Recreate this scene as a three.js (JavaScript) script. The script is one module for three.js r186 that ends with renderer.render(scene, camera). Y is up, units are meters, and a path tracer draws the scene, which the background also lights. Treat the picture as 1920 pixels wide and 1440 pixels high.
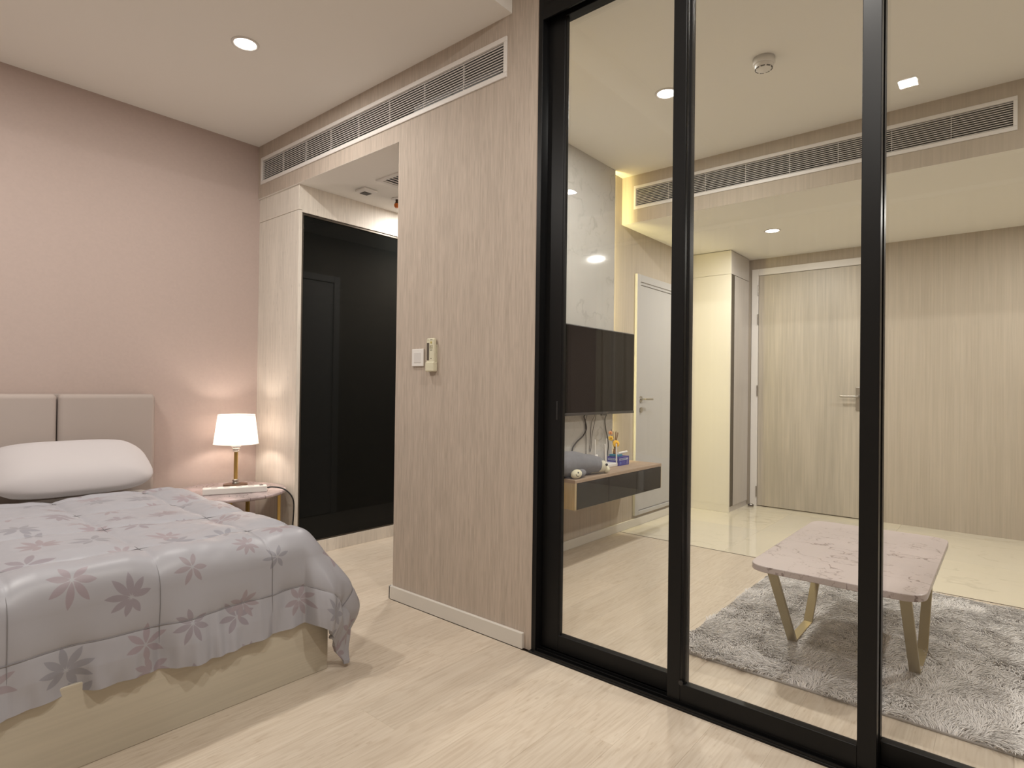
import * as THREE from 'three';
import { RoundedBoxGeometry } from 'three/addons/geometries/RoundedBoxGeometry.js';
import { mergeGeometries } from 'three/addons/utils/BufferGeometryUtils.js';
import { RectAreaLightUniformsLib } from 'three/addons/lights/RectAreaLightUniformsLib.js';

// ------------------------------------------------------------------ camera, exposure
const scene = new THREE.Scene();
scene.background = new THREE.Color(0x000000);
const renderer = new THREE.WebGLRenderer({ antialias: true });
renderer.toneMapping = THREE.LinearToneMapping;
renderer.toneMappingExposure = 1.2;
renderer.shadowMap.enabled = true;
RectAreaLightUniformsLib.init();
const camera = new THREE.PerspectiveCamera(66.436, 4 / 3, 0.05, 40);
{
  const yaw = THREE.MathUtils.degToRad(49.759), pitch = THREE.MathUtils.degToRad(0.441), roll = THREE.MathUtils.degToRad(-0.743);
  const f = new THREE.Vector3(Math.sin(yaw) * Math.cos(pitch), Math.sin(pitch), -Math.cos(yaw) * Math.cos(pitch));
  const r = new THREE.Vector3(Math.cos(yaw), 0, Math.sin(yaw));
  const u = new THREE.Vector3().crossVectors(r, f);
  camera.position.set(0, 1.08, 0);
  camera.up.copy(r.clone().multiplyScalar(Math.sin(roll)).add(u.clone().multiplyScalar(Math.cos(roll))));
  camera.lookAt(camera.position.clone().add(f));
}
// the lamps' colours and strengths (radiance of a fitting's face); each lamp's light is made in its builder
const BEDROOM_LIGHT = { color: [1.0, 0.955, 0.89], power: 450 };
const FAR_LIGHT = { color: BEDROOM_LIGHT.color, power: 820 };
const FRONT_LIGHT = { color: BEDROOM_LIGHT.color, power: 860 };
const CLOSET_LIGHT = { color: [1.0, 0.95, 0.88], power: 530 };
const LIVING_LIGHT = { color: [1.0, 0.975, 0.90], power: 820 };
const HALL_LIGHT = { color: [1.0, 0.975, 0.90], power: 600 };
const STRIP_LIGHT = { color: [1.0, 0.86, 0.36], power: 46 };
const TABLE_LAMP = { color: [1.0, 0.86, 0.74], power: 0.22 };

// ------------------------------------------------------------------ helpers
const names = new Map();
function numbered(n) {
  const k = names.get(n) || 0; names.set(n, k + 1);
  return k ? n + '_' + String(k).padStart(3, '0') : n;
}
let seed = 1;
function rnd() { seed = (seed * 1664525 + 1013904223) >>> 0; return seed / 4294967296; }
function hash(i, j, s) {
  let h = Math.imul(i | 0, 374761393) ^ Math.imul(j | 0, 668265263) ^ Math.imul(s | 0, 1442695041);
  h = Math.imul(h ^ (h >>> 13), 1274126177); h ^= h >>> 16;
  return (h >>> 0) / 4294967296;
}
const mod = (a, n) => ((a % n) + n) % n;
function vnoise(x, y, px, py, s) {                    // value noise, periodic over px * py cells
  const i = Math.floor(x), j = Math.floor(y), fx = x - i, fy = y - j;
  const u = fx * fx * (3 - 2 * fx), v = fy * fy * (3 - 2 * fy);
  const i0 = mod(i, px), i1 = mod(i + 1, px), j0 = mod(j, py), j1 = mod(j + 1, py);
  const a = hash(i0, j0, s), b = hash(i1, j0, s), c = hash(i0, j1, s), d = hash(i1, j1, s);
  return a + (b - a) * u + (c - a) * v + (a - b - c + d) * u * v;
}
function fbm(x, y, px, py, s, o = 4) {
  let t = 0, a = 0.5, n = 0;
  for (let k = 0; k < o; k++) { t += a * vnoise(x, y, px, py, s + k); n += a; x *= 2; y *= 2; px *= 2; py *= 2; a *= 0.5; }
  return t / n;
}
const clamp = (x, a = 0, b = 1) => Math.min(b, Math.max(a, x));
const smooth = (a, b, x) => { const t = clamp((x - a) / (b - a)); return t * t * (3 - 2 * t); };
const lerp = (a, b, t) => a + (b - a) * t;
// a texture whose tile measures sx * sy metres; fn(u, v) gives sRGB 0..1 (or one grey value)
function tex(w, h, sx, sy, fn, color = true) {
  const d = new Uint8Array(w * h * 4);
  for (let j = 0; j < h; j++) for (let i = 0; i < w; i++) {
    const c = fn((i + 0.5) / w, (j + 0.5) / h), k = (j * w + i) * 4;
    for (let q = 0; q < 3; q++) d[k + q] = Math.round(255 * clamp(c.length ? c[q] : c));
    d[k + 3] = 255;
  }
  const t = new THREE.DataTexture(d, w, h, THREE.RGBAFormat);
  t.wrapS = t.wrapT = THREE.RepeatWrapping; t.magFilter = THREE.LinearFilter; t.minFilter = THREE.LinearMipmapLinearFilter; t.generateMipmaps = true;
  t.repeat.set(1 / sx, 1 / sy);
  if (color) t.colorSpace = THREE.SRGBColorSpace;
  t.needsUpdate = true;
  return t;
}
const lin = (r, g, b) => new THREE.Color().setRGB(r, g, b);
const std = (o) => new THREE.MeshStandardMaterial(o);
const phy = (o) => new THREE.MeshPhysicalMaterial(o);

// texture coordinates in metres, from the way each face points
function uvBox(g) {
  if (g.index) g = g.toNonIndexed();
  const p = g.attributes.position, uv = new Float32Array(p.count * 2);
  const a = new THREE.Vector3(), b = new THREE.Vector3(), c = new THREE.Vector3();
  for (let i = 0; i < p.count; i += 3) {
    a.fromBufferAttribute(p, i); b.fromBufferAttribute(p, i + 1); c.fromBufferAttribute(p, i + 2);
    const n = b.clone().sub(a).cross(c.clone().sub(a)), X = Math.abs(n.x), Y = Math.abs(n.y), Z = Math.abs(n.z);
    [a, b, c].forEach((v, k) => {
      const t = Y >= X && Y >= Z ? [v.x, v.z] : X >= Z ? [v.z, v.y] : [v.x, v.y];
      uv[(i + k) * 2] = t[0]; uv[(i + k) * 2 + 1] = t[1];
    });
  }
  g.setAttribute('uv', new THREE.BufferAttribute(uv, 2));
  return g;
}
function box(x0, x1, y0, y1, z0, z1, r = 0) {
  const w = x1 - x0, h = y1 - y0, d = z1 - z0;
  const g = r ? new RoundedBoxGeometry(w, h, d, 2, Math.min(r, w / 2.01, h / 2.01, d / 2.01)) : new THREE.BoxGeometry(w, h, d);
  g.translate((x0 + x1) / 2, (y0 + y1) / 2, (z0 + z1) / 2);
  return uvBox(g);
}
// a flat piece with a small chamfer round its upper face: 18 triangles
function slabPiece(x0, x1, y0, y1, z0, z1, c, du = 0, dv = 0) {
  const q = [[x0, y0, z0], [x1, y0, z0], [x1, y0, z1], [x0, y0, z1], [x0, y1 - c, z0], [x1, y1 - c, z0], [x1, y1 - c, z1], [x0, y1 - c, z1],
    [x0 + c, y1, z0 + c], [x1 - c, y1, z0 + c], [x1 - c, y1, z1 - c], [x0 + c, y1, z1 - c]];
  const f = [[8, 11, 10], [8, 10, 9]];
  for (let k = 0; k < 4; k++) {
    const n = (k + 1) % 4;
    f.push([k, k + 4, n + 4], [k, n + 4, n], [k + 4, k + 8, n + 8], [k + 4, n + 8, n + 4]);
  }
  const pos = [], uv = [];
  for (const t of f) for (const i of t) { pos.push(...q[i]); uv.push(q[i][0] + du, q[i][2] + dv); }
  const g = new THREE.BufferGeometry();
  g.setAttribute('position', new THREE.Float32BufferAttribute(pos, 3));
  g.setAttribute('uv', new THREE.Float32BufferAttribute(uv, 2));
  g.computeVertexNormals();
  return g;
}
function merge(list) { return mergeGeometries(list.map(g => { g = g.index ? g.toNonIndexed() : g; for (const k of Object.keys(g.attributes)) if (!['position', 'normal', 'uv'].includes(k)) g.deleteAttribute(k); return g; })); }
function lathe(pts, x, y, z, seg = 40) { return new THREE.LatheGeometry(pts.map(p => new THREE.Vector2(p[0], p[1])), seg).translate(x, y, z); }
function cyl(x, y0, y1, z, r, seg = 24, r2 = r) { return new THREE.CylinderGeometry(r2, r, y1 - y0, seg).translate(x, (y0 + y1) / 2, z); }
function tube(pts, r, seg = 40, rad = 8) {
  const c = new THREE.CatmullRomCurve3(pts.map(p => new THREE.Vector3(...p)));
  return new THREE.TubeGeometry(c, seg, r, rad, false);
}
function bar(a, b, w, d, up = [0, 0, 1]) {                // a straight bar of w * d section from a to b
  const A = new THREE.Vector3(...a), B = new THREE.Vector3(...b), dir = B.clone().sub(A), L = dir.length(); dir.normalize();
  const s = new THREE.Vector3().crossVectors(dir, new THREE.Vector3(...up)).normalize(), t = new THREE.Vector3().crossVectors(s, dir);
  const g = new RoundedBoxGeometry(w, L, d, 1, 0.0015);
  g.applyMatrix4(new THREE.Matrix4().makeBasis(s, dir, t).setPosition(A.add(B).multiplyScalar(0.5)));
  return uvBox(g);
}
function tag(o, label, category, group) {
  o.userData.label = label; o.userData.category = category;
  if (group) o.userData.group = group;
  return o;
}
function thing(name, label, category, base, group) {        // a Group at the thing's base
  const o = new THREE.Group(); o.name = numbered(name); o.position.set(...base); scene.add(o);
  return tag(o, label, category, group);
}
// a mesh under a thing or part; its geometry is given in world coordinates
function part(parent, name, geo, mat, label) {
  const off = new THREE.Vector3();
  for (let p = parent; p && p !== scene; p = p.parent) off.add(p.position);
  geo.translate(-off.x, -off.y, -off.z);
  const m = new THREE.Mesh(geo, mat); m.name = name; parent.add(m);
  if (label) m.userData.label = label;
  return m;
}
function solo(name, label, category, geo, mat, group) {
  const m = new THREE.Mesh(geo, mat); m.name = numbered(name); scene.add(m);
  return tag(m, label, category, group);
}
function structure(name, geo, mat, label) {
  const m = geo ? new THREE.Mesh(geo, mat) : new THREE.Group(); m.name = numbered(name); scene.add(m);
  m.userData.kind = 'structure'; m.userData.label = label;
  return m;
}
const shared = (parent, name, m) => { m.name = name; parent.add(m); return m; };

// ------------------------------------------------------------------ materials
const streak = (w, s, a, b, base, amp) => (u, v) => {
  const n = vnoise(u * a, v * b, a, b, s) * 0.5 + vnoise(u * a * 2.3, v * b * 3, Math.round(a * 2.3), b * 3, s + 5) * 0.4 + vnoise(u * a * 0.21, v * 2, Math.round(a * 0.21), 2, s + 9) * 0.14 - 0.52;
  return base.map((c, k) => c * (1 + amp * n * (k === 2 ? 1.05 : 1)));
};
const WALL = [0.712, 0.660, 0.610];
const M = {};
M.ceiling = std({ color: lin(0.84, 0.82, 0.775), roughness: 0.95 });
M.hallCeiling = std({ color: lin(0.88, 0.86, 0.80), roughness: 0.9 });
M.doorPaint = std({ color: lin(0.45, 0.44, 0.435), roughness: 0.4 });
{
  const map = tex(1024, 512, 1.1, 1.3, streak(0, 11, 170, 12, WALL, 0.15));
  const bump = tex(1024, 512, 1.1, 1.3, (u, v) => vnoise(u * 170, v * 12, 170, 12, 11) * 0.6 + vnoise(u * 391, v * 36, 391, 36, 16) * 0.4, false);
  M.wallpaper = std({ map, bumpMap: bump, bumpScale: 0.0006, roughness: 0.72 });
  M.plainWall = std({ map: tex(256, 256, 0.7, 0.7, (u, v) => { const n = fbm(u * 60, v * 60, 60, 60, 3, 3) - 0.5; return [0.728, 0.660, 0.632].map(c => c * (1 + 0.03 * n)); }), roughness: 0.75 });
  M.livingWall = std({ map: tex(1024, 512, 1.2, 1.4, streak(0, 31, 120, 3, [0.700, 0.655, 0.595], 0.10)), roughness: 0.72 });
}
M.white = std({ color: lin(0.72, 0.69, 0.66), roughness: 0.45 });
M.baseboard = std({ color: lin(0.66, 0.63, 0.58), roughness: 0.4 });
M.paleWood = std({
  map: tex(1024, 1024, 0.9, 1.8, (u, v) => {
    const n = vnoise(u * 130, v * 14, 130, 14, 41) * 0.45 + vnoise(u * 330, v * 30, 330, 30, 42) * 0.3 + fbm(u * 9, v * 3, 9, 3, 43, 3) * 0.6 - 0.67;
    const dash = smooth(0.80, 0.95, vnoise(u * 180, v * 40, 180, 40, 44)) * 0.05;
    return [0.835, 0.805, 0.765].map(c => c * (1 + 0.13 * n - dash));
  }), roughness: 0.45,
});
M.bedWood = std({
  map: tex(512, 512, 1.2, 0.6, (u, v) => { const n = vnoise(u * 5, v * 120, 5, 120, 51) * 0.5 + fbm(u * 3, v * 9, 3, 9, 52, 3) - 0.75; return [0.735, 0.705, 0.64].map(c => c * (1 + 0.07 * n)); }), roughness: 0.4,
});
M.blackFrame = phy({ color: lin(0.0055, 0.0055, 0.0058), roughness: 0.4, specularIntensity: 0.5 });
M.glass = phy({ color: 0xffffff, transmission: 1, thickness: 0, roughness: 0, ior: 1.5 });
M.smokedGlass = phy({ color: lin(0.06, 0.066, 0.062), transmission: 0.9, thickness: 0, roughness: 0.02, ior: 1.45, specularIntensity: 0.45 });
M.bronze = std({ color: lin(0.09, 0.075, 0.06), roughness: 0.35, metalness: 0.7 });
M.duct = std({ color: lin(0.28, 0.28, 0.28), roughness: 0.6, metalness: 0.3 });
M.ventWhite = std({ color: lin(0.74, 0.71, 0.68), roughness: 0.45 });
M.gold = std({ color: lin(0.55, 0.38, 0.13), roughness: 0.28, metalness: 1 });
M.dullGold = std({ color: lin(0.36, 0.29, 0.15), roughness: 0.38, metalness: 0.85 });
M.steel = std({ color: lin(0.45, 0.43, 0.40), roughness: 0.3, metalness: 1 });
M.plastic = std({ color: lin(0.75, 0.73, 0.70), roughness: 0.35 });
M.creamPlastic = std({ color: lin(0.66, 0.63, 0.48), roughness: 0.4 });
M.blackPlastic = std({ color: lin(0.015, 0.015, 0.016), roughness: 0.4 });
M.darkGrey = std({ color: lin(0.06, 0.055, 0.05), roughness: 0.5 });
const marbleFn = (sd, base, vein, fx, fy, amp) => (u, v) => {
  const w1 = fbm(u * fx, v * fy, fx, fy, sd, 5), w2 = fbm(u * fx * 2 + 3.1, v * fy * 2, fx * 2, fy * 2, sd + 20, 5);
  const a = Math.abs(w1 - 0.5) * 2, b = Math.abs(w2 - 0.5) * 2;
  const line = smooth(0.05, 0.0, a) * 0.8 * smooth(0.42, 0.62, w2) + smooth(0.035, 0, b) * 0.5 * smooth(0.45, 0.6, w1);
  const cloud = (fbm(u * 4, v * 4, 4, 4, sd + 40, 4) - 0.5) * amp;
  return base.map((c, k) => lerp(c * (1 + cloud), vein[k], clamp(line)));
};
M.tvMarble = phy({ map: tex(1024, 1024, 1.6, 2.4, marbleFn(61, [0.73, 0.72, 0.70], [0.665, 0.655, 0.635], 6, 8, 0.10)), roughness: 0.07, ior: 1.55 });
M.tableMarble = phy({ map: tex(1024, 1024, 0.9, 0.9, marbleFn(71, [0.70, 0.655, 0.65], [0.38, 0.32, 0.315], 11, 9, 0.08)), roughness: 0.3 });
M.nightMarble = phy({ map: tex(512, 512, 0.45, 0.45, marbleFn(81, [0.66, 0.60, 0.60], [0.36, 0.31, 0.32], 7, 6, 0.45)), roughness: 0.18 });
const tileMats = [0, 1, 2, 3].map(k => phy({
  map: tex(512, 512, 1.3, 1.3, marbleFn(90 + k * 7, [0.835 + 0.006 * k, 0.805 + 0.005 * k, 0.735], [0.785, 0.75, 0.675], 4, 3, 0.04)), roughness: 0.05, ior: 1.55,
}));
const plankMats = [0, 1, 2, 3, 4].map(k => {
  const tone = 1 + [0, 0.012, -0.014, 0.006, -0.008][k], fn = (u, v) => {
    const ring = fbm(u * 3, v * 14, 3, 14, 101 + k * 13, 4);
    const grain = vnoise(u * 10, v * 190, 10, 190, 104 + k * 13) * 0.5 + vnoise(u * 34, v * 420, 34, 420, 105 + k * 13) * 0.35;
    const contour = Math.pow(0.5 + 0.5 * Math.sin(ring * 60), 3);
    const fleck = smooth(0.76, 0.93, vnoise(u * 60, v * 300, 60, 300, 107 + k * 13)) * smooth(0.4, 0.65, fbm(u * 5, v * 8, 5, 8, 108 + k, 2));
    const n = 0.05 * (ring - 0.5) - 0.08 * (grain - 0.42) - 0.035 * contour - 0.06 * fleck;
    return [0.780, 0.730, 0.664].map((c, q) => c * tone * (1 + n * (1 + 0.25 * q)));
  };
  return phy({ map: tex(1024, 512, 1.9, 0.95, fn), roughness: 0.38, ior: 1.45 });
});
M.subfloor = std({ color: lin(0.30, 0.25, 0.2), roughness: 0.9 });
M.consoleWood = std({
  map: tex(1024, 256, 1.2, 0.4, (u, v) => { const n = vnoise(u * 8, v * 90, 8, 90, 121) * 0.5 + vnoise(u * 24, v * 200, 24, 200, 122) * 0.3 + fbm(u * 4, v * 8, 4, 8, 123, 3) * 0.5 - 0.65; return [0.63, 0.545, 0.465].map(c => c * (1 + 0.22 * n)); }), roughness: 0.5,
});
M.consoleSide = std({
  map: tex(256, 512, 0.4, 0.6, (u, v) => { const n = vnoise(u * 70, v * 6, 70, 6, 131) * 0.6 + fbm(u * 6, v * 3, 6, 3, 132, 3) * 0.5 - 0.55; return [0.72, 0.64, 0.50].map(c => c * (1 + 0.14 * n)); }), roughness: 0.5,
});
M.doorWood = std({
  map: tex(1024, 1024, 1.2, 2.4, (u, v) => {
    const n = vnoise(u * 90, v * 7, 90, 7, 141) * 0.45 + vnoise(u * 260, v * 16, 260, 16, 142) * 0.3 + fbm(u * 7, v * 3, 7, 3, 143, 4) * 0.8 - 0.77;
    return [0.70, 0.665, 0.61].map(c => c * (1 + 0.16 * n));
  }), roughness: 0.45,
});
M.darkMirror = phy({ color: lin(0.010, 0.0085, 0.006), roughness: 0.03, ior: 1.5, specularIntensity: 0.7 });
M.screen = phy({ color: lin(0.004, 0.004, 0.004), roughness: 0.05, ior: 1.4, specularIntensity: 0.22 });
M.cabinetCream = std({ color: lin(0.74, 0.70, 0.60), roughness: 0.42 });
M.cabinetDoor = std({
  map: tex(512, 512, 0.8, 1.6, (u, v) => { const n = vnoise(u * 90, v * 8, 90, 8, 151) * 0.5 + fbm(u * 6, v * 3, 6, 3, 152, 3) * 0.5 - 0.5; return [0.735, 0.71, 0.69].map(c => c * (1 + 0.08 * n)); }), roughness: 0.3,
});

// ------------------------------------------------------------------ the setting
const XP = 1.911, ZB = -3.90, ZC = -2.40, ZT = -2.265, XH = 3.954, CEIL = 2.70, LOW = 2.343, XE = 5.747;
const XW = -1.75, ZF = 1.3, ZLF = 2.1, STEP = -1.644, HIGH = 2.88;

// floors: planks and tiles, each a piece of its own over a thin bed
const floorWood = structure('floor', merge([box(XW, XP, -0.06, -0.012, ZC, ZF), box(XW, 4.0, -0.06, -0.012, ZB, ZC), box(XP, XH, -0.06, -0.012, ZT, ZLF)]), M.subfloor, 'pale oak plank floor of the bedroom and the living room');
{
  const W = 0.186, L = 1.24, rects = [[XW, 1.893, ZC, ZF], [XW, 4.0, ZB, ZC], [2.03, XH - 0.004, ZT, ZLF]];
  for (const [xa, xb, za, zb] of rects) for (let j = Math.floor((za - ZC) / W + 1e-6); ZC + j * W < zb - 0.004; j++) {
    const off = mod(j * 0.437 + 0.21 * mod(j, 3), 1) * L;
    for (let i = Math.floor((xa - off) / L); off + i * L < xb; i++) {
      const x0 = Math.max(xa, off + i * L), x1 = Math.min(xb, off + (i + 1) * L), z0 = Math.max(za, ZC + j * W), z1 = Math.min(zb, ZC + (j + 1) * W);
      if (x1 - x0 < 0.006 || z1 - z0 < 0.006) continue;
      const k = Math.floor(hash(i, j, 7) * 5);
      part(floorWood, 'plank', slabPiece(x0 + 0.0001, x1 - 0.0001, -0.012, 0, z0 + 0.0001, z1 - 0.0001, 0.0003, hash(i, j, 8) * 1.9, hash(i, j, 9) * 0.95), plankMats[k]);
    }
  }
}
const floorTile = structure('floor', box(XH, XE + 0.1, -0.06, -0.012, ZT, ZLF), M.subfloor, 'polished cream marble tile floor of the entrance');
{
  const S = 0.8;
  for (let j = 0; ZT + j * S < ZLF; j++) for (let i = 0; XH + i * S < XE + 0.1; i++) {
    const x0 = XH + 0.004 + i * S, z0 = ZT + j * S, x1 = Math.min(x0 + S, XE + 0.1), z1 = Math.min(z0 + S, ZLF);
    part(floorTile, 'tile', slabPiece(x0 + 0.0004, x1 - 0.0004, -0.012, 0, z0 + 0.0004, z1 - 0.0004, 0.0006, hash(i, j, 17) * 1.3, hash(i, j, 18) * 1.3), tileMats[(i * 3 + j) % 4]);
  }
}
structure('trim', box(XH - 0.004, XH + 0.004, -0.012, 0.001, ZT + 0.012, ZLF), M.bronze, 'thin dark metal strip between plank floor and tiles');

// bedroom walls: the partition with the air grille opening in its upper part
const V1 = { z0: -3.858, z1: -1.668, y0: 2.432, y1: 2.611 };
structure('wall_right', merge([
  box(XP, 2.03, 0, V1.y0 + 0.014, ZC, -1.492), box(XP, 2.03, LOW + 0.001, V1.y0 + 0.014, ZB, ZC),
  box(XP, 2.03, V1.y0 + 0.014, V1.y1 - 0.014, ZB, V1.z0 + 0.014), box(XP, 2.03, V1.y0 + 0.014, V1.y1 - 0.014, V1.z1 - 0.014, -1.492),
  box(XP, 2.03, V1.y1 - 0.014, 2.95, ZB, -1.492), box(XP, 2.03, 2.705, 2.95, -1.492, 0.42), box(XP, 2.03, 0, 2.95, 0.42, ZF),
]), M.wallpaper, 'taupe vertical-grain wallpaper wall with an opening to the closet');
structure('wall_left', box(XW - 0.1, 4.1, 0, 2.95, ZB - 0.1, ZB), M.plainWall, 'plain pinkish taupe wall behind bed and lamp');
structure('wall_back', box(XW - 0.1, 2.03, 0, 2.95, ZF, ZF + 0.1), M.plainWall, 'plain taupe wall behind the viewer');
structure('wall_window', box(XW - 0.1, XW, 0, 2.95, ZB, ZF), M.plainWall, 'plain taupe wall behind the curtains');
structure('ceiling', merge([box(XW, XP, CEIL, 2.95, ZB, STEP), box(XW, XP, HIGH, 2.95, STEP, ZF)]), M.ceiling, 'white bedroom ceiling with a raised part');
// closet passage
structure('ceiling', merge([box(2.03, 2.2, LOW, 2.43, ZB, ZC), box(2.575, 4.0, LOW, 2.43, ZB, ZC), box(2.2, 2.575, LOW, 2.43, ZB, -2.925), box(2.2, 2.575, LOW, 2.43, -2.555, ZC), box(XP + 0.0005, 2.03, LOW, LOW + 0.001, ZB, ZC)]), M.ceiling, 'low white ceiling of the closet passage');
structure('wall_closet', box(4.0, 4.1, 0, 2.5, ZB, ZC), M.plainWall, 'taupe end wall of the closet passage');
// living room shell
structure('wall_living', box(2.03, XE + 0.1, 0, 2.95, ZC, ZT), M.livingWall, 'taupe wallpaper wall behind the television');
structure('ceiling', box(2.03, XH, CEIL, 2.95, ZT, ZLF), M.ceiling, 'white living room ceiling');
const V2 = { z0: -2.163, z1: 0.03, y0: 2.440, y1: 2.617 };
structure('wall_soffit', merge([
  box(XH, XH + 0.12, LOW, V2.y0 + 0.014, ZT, ZLF), box(XH, XH + 0.12, V2.y1 - 0.014, 2.95, ZT, ZLF),
  box(XH, XH + 0.12, V2.y0 + 0.014, V2.y1 - 0.014, ZT, V2.z0 + 0.014), box(XH, XH + 0.12, V2.y0 + 0.014, V2.y1 - 0.014, V2.z1 - 0.014, ZLF),
]), M.livingWall, 'taupe dropped header over the tiled entrance');
structure('ceiling', box(XH + 0.001, XE + 0.1, LOW - 0.0005, LOW + 0.09, ZT, ZLF), M.hallCeiling, 'low white ceiling over the tiled entrance');
structure('wall_entry', box(XE + 0.03, XE + 0.15, 0, 2.5, ZC, ZLF + 0.1), M.livingWall, 'taupe wall round the entrance door');
structure('wall_far', box(2.03, XE + 0.1, 0, 2.95, ZLF, ZLF + 0.1), M.livingWall, 'taupe living room wall out of view');
structure('wall_side', box(1.97, 2.03, 0, 2.95, ZF + 0.1, ZLF + 0.1), M.livingWall, 'short taupe wall beside the glass door');

// skirting boards
const skirt = (a) => merge([box(...a, 0.004)]);
structure('baseboard_right', merge([box(XP - 0.016, XP, 0, 0.066, ZC - 0.012, -1.532, 0.003), box(XP - 0.016, 2.03, 0, 0.066, ZC - 0.013, ZC, 0.003)]), M.baseboard, 'white skirting board along the wallpaper partition');
structure('baseboard_living', box(2.04, 5.228, 0, 0.062, ZT, ZT + 0.014, 0.003), M.baseboard, 'white skirting board under the television wall');
structure('baseboard_left', box(-0.6, 1.9, 0, 0.066, ZB, ZB + 0.014, 0.003), M.baseboard, 'white skirting board behind the bed');

// ------------------------------------------------------------------ sliding glass door
{
  const d = structure('door_1', null, null, 'black aluminium framed sliding glass door between bedroom and living room');
  part(d, 'jamb', box(1.905, 2.06, 0, 2.70, -1.492, -1.470, 0.002), M.blackFrame);
  part(d, 'jamb', box(1.905, 2.06, 0, 2.70, 0.398, 0.42, 0.002), M.blackFrame);
  part(d, 'head', merge([box(1.905, 2.06, 2.655, 2.706, -1.470, 0.398, 0.002), box(1.905, 1.913, 2.60, 2.66, -1.470, 0.398, 0.001)]), M.blackFrame);
  part(d, 'sill_track', merge([box(1.892, 2.07, -0.011, 0.008, -1.497, 0.42, 0.002), box(1.895, 1.899, 0.008, 0.016, -1.47, 0.398), box(1.912, 1.916, 0.008, 0.02, -1.47, 0.398), box(1.934, 1.938, 0.008, 0.02, -1.47, 0.398), box(1.968, 1.972, 0.008, 0.02, -1.47, 0.398), box(2.0, 2.004, 0.008, 0.02, -1.47, 0.398)]), M.blackFrame);
  // panels: face x, depth, z range, stile widths
  const panel = (xf, z0, z1, sl, sr, yb, yg, yt, label) => {
    const p = new THREE.Group(); p.name = 'sliding_panel'; d.add(p); p.position.set(xf + 0.015, yb, (z0 + z1) / 2); p.userData.label = label;
    const D = 0.032;
    part(p, 'stile', box(xf, xf + D, yb, 2.652, z0, z0 + sl, 0.002), M.blackFrame);
    part(p, 'stile', box(xf, xf + D, yb, 2.652, z1 - sr, z1, 0.002), M.blackFrame);
    part(p, 'bottom_rail', box(xf, xf + D, yb, yg, z0 + sl, z1 - sr, 0.002), M.blackFrame);
    part(p, 'top_rail', box(xf, xf + D, yt, 2.652, z0 + sl, z1 - sr, 0.002), M.blackFrame);
    part(p, 'glass_pane', box(xf + 0.013, xf + 0.019, yg - 0.004, yt + 0.004, z0 + sl - 0.004, z1 - sr + 0.004), M.glass);
    return p;
  };
  const p1 = panel(1.944, -1.468, -0.845, 0.083, 0.05, 0.02, 0.085, 2.601, 'rear glass panel beside the wallpaper partition');
  part(p1, 'bead', box(1.946, 1.957, 0.085, 2.601, -1.385, -1.376), M.blackFrame);
  part(p1, 'finger_pull', box(1.9415, 1.948, 0.955, 1.03, -1.408, -1.398, 0.002), M.blackPlastic);
  const p2 = panel(1.914, -0.899, -0.275, 0.048, 0.048, 0.014, 0.080, 2.601, 'front glass panel');
  part(p2, 'bead', box(1.921, 1.934, 0.08, 2.601, -0.844, -0.835), M.blackFrame);
  part(p2, 'corner_roller', new THREE.CylinderGeometry(0.008, 0.008, 0.007, 14).rotateZ(Math.PI / 2).translate(1.915, 0.083, -0.848), M.blackPlastic);
  panel(1.976, -0.325, 0.396, 0.05, 0.05, 0.02, 0.085, 2.601, 'third glass panel');
}

// ------------------------------------------------------------------ lamps in the ceilings
const downGlow = new THREE.MeshStandardMaterial({ color: 0x000000, emissive: lin(1, 0.93, 0.84), emissiveIntensity: 9, roughness: 1 });
function downlight(x, y, z, r, L, label, group, sz = 0.085) {
  const t = thing('downlight', label, 'ceiling light', [x, y, z], group);
  part(t, 'trim_ring', lathe([[r, 0], [r + 0.012, 0], [r + 0.012, -0.003], [r + 0.006, -0.006], [r, -0.004], [r - 0.002, 0]], x, y, z), M.white);
  const gl = part(t, 'lamp_face', new THREE.CylinderGeometry(r - 0.0015, r - 0.0015, 0.0015, 40).translate(x, y - 0.0012, z), downGlow);
  gl.userData.label = 'glowing white lamp face';
  const a = new THREE.RectAreaLight(new THREE.Color().setRGB(...L.color), L.power * (0.085 / sz) ** 2, sz, sz);
  a.position.set(0, -0.009, 0); a.rotation.x = -Math.PI / 2; a.name = 'downlight_source'; t.add(a);
  return t;
}
const DL = 'recessed ceiling downlights';
downlight(1.284, CEIL, -2.772, 0.05, BEDROOM_LIGHT, 'lit round downlight in the bedroom ceiling above the bed and vent wall', DL);
downlight(-0.02, CEIL, -2.75, 0.05, FAR_LIGHT, 'lit round downlight over the bed, seen only mirrored in the glass door', DL);
downlight(1.25, HIGH, -0.45, 0.05, FRONT_LIGHT, 'lit round downlight above the viewer near the glass door', DL);
downlight(-0.05, HIGH, -0.45, 0.05, FRONT_LIGHT, 'lit round downlight above the viewer near the curtains', DL);
downlight(2.86, LOW, -3.08, 0.045, CLOSET_LIGHT, 'lit downlight in the closet passage hidden behind the partition', DL);
downlight(3.55, LOW, -2.85, 0.045, CLOSET_LIGHT, 'lit downlight at the far end of the closet passage, out of view', DL);
downlight(2.962, CEIL, -1.43, 0.05, LIVING_LIGHT, 'lit round downlight behind the glass door mullion in the living room ceiling', DL);
downlight(2.962, CEIL, 0.9, 0.05, LIVING_LIGHT, 'lit round downlight in the living room ceiling out of view', DL);
downlight(4.803, LOW - 0.0005, -1.416, 0.05, HALL_LIGHT, 'lit downlight in the low ceiling over the entrance tiles', DL);
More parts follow.
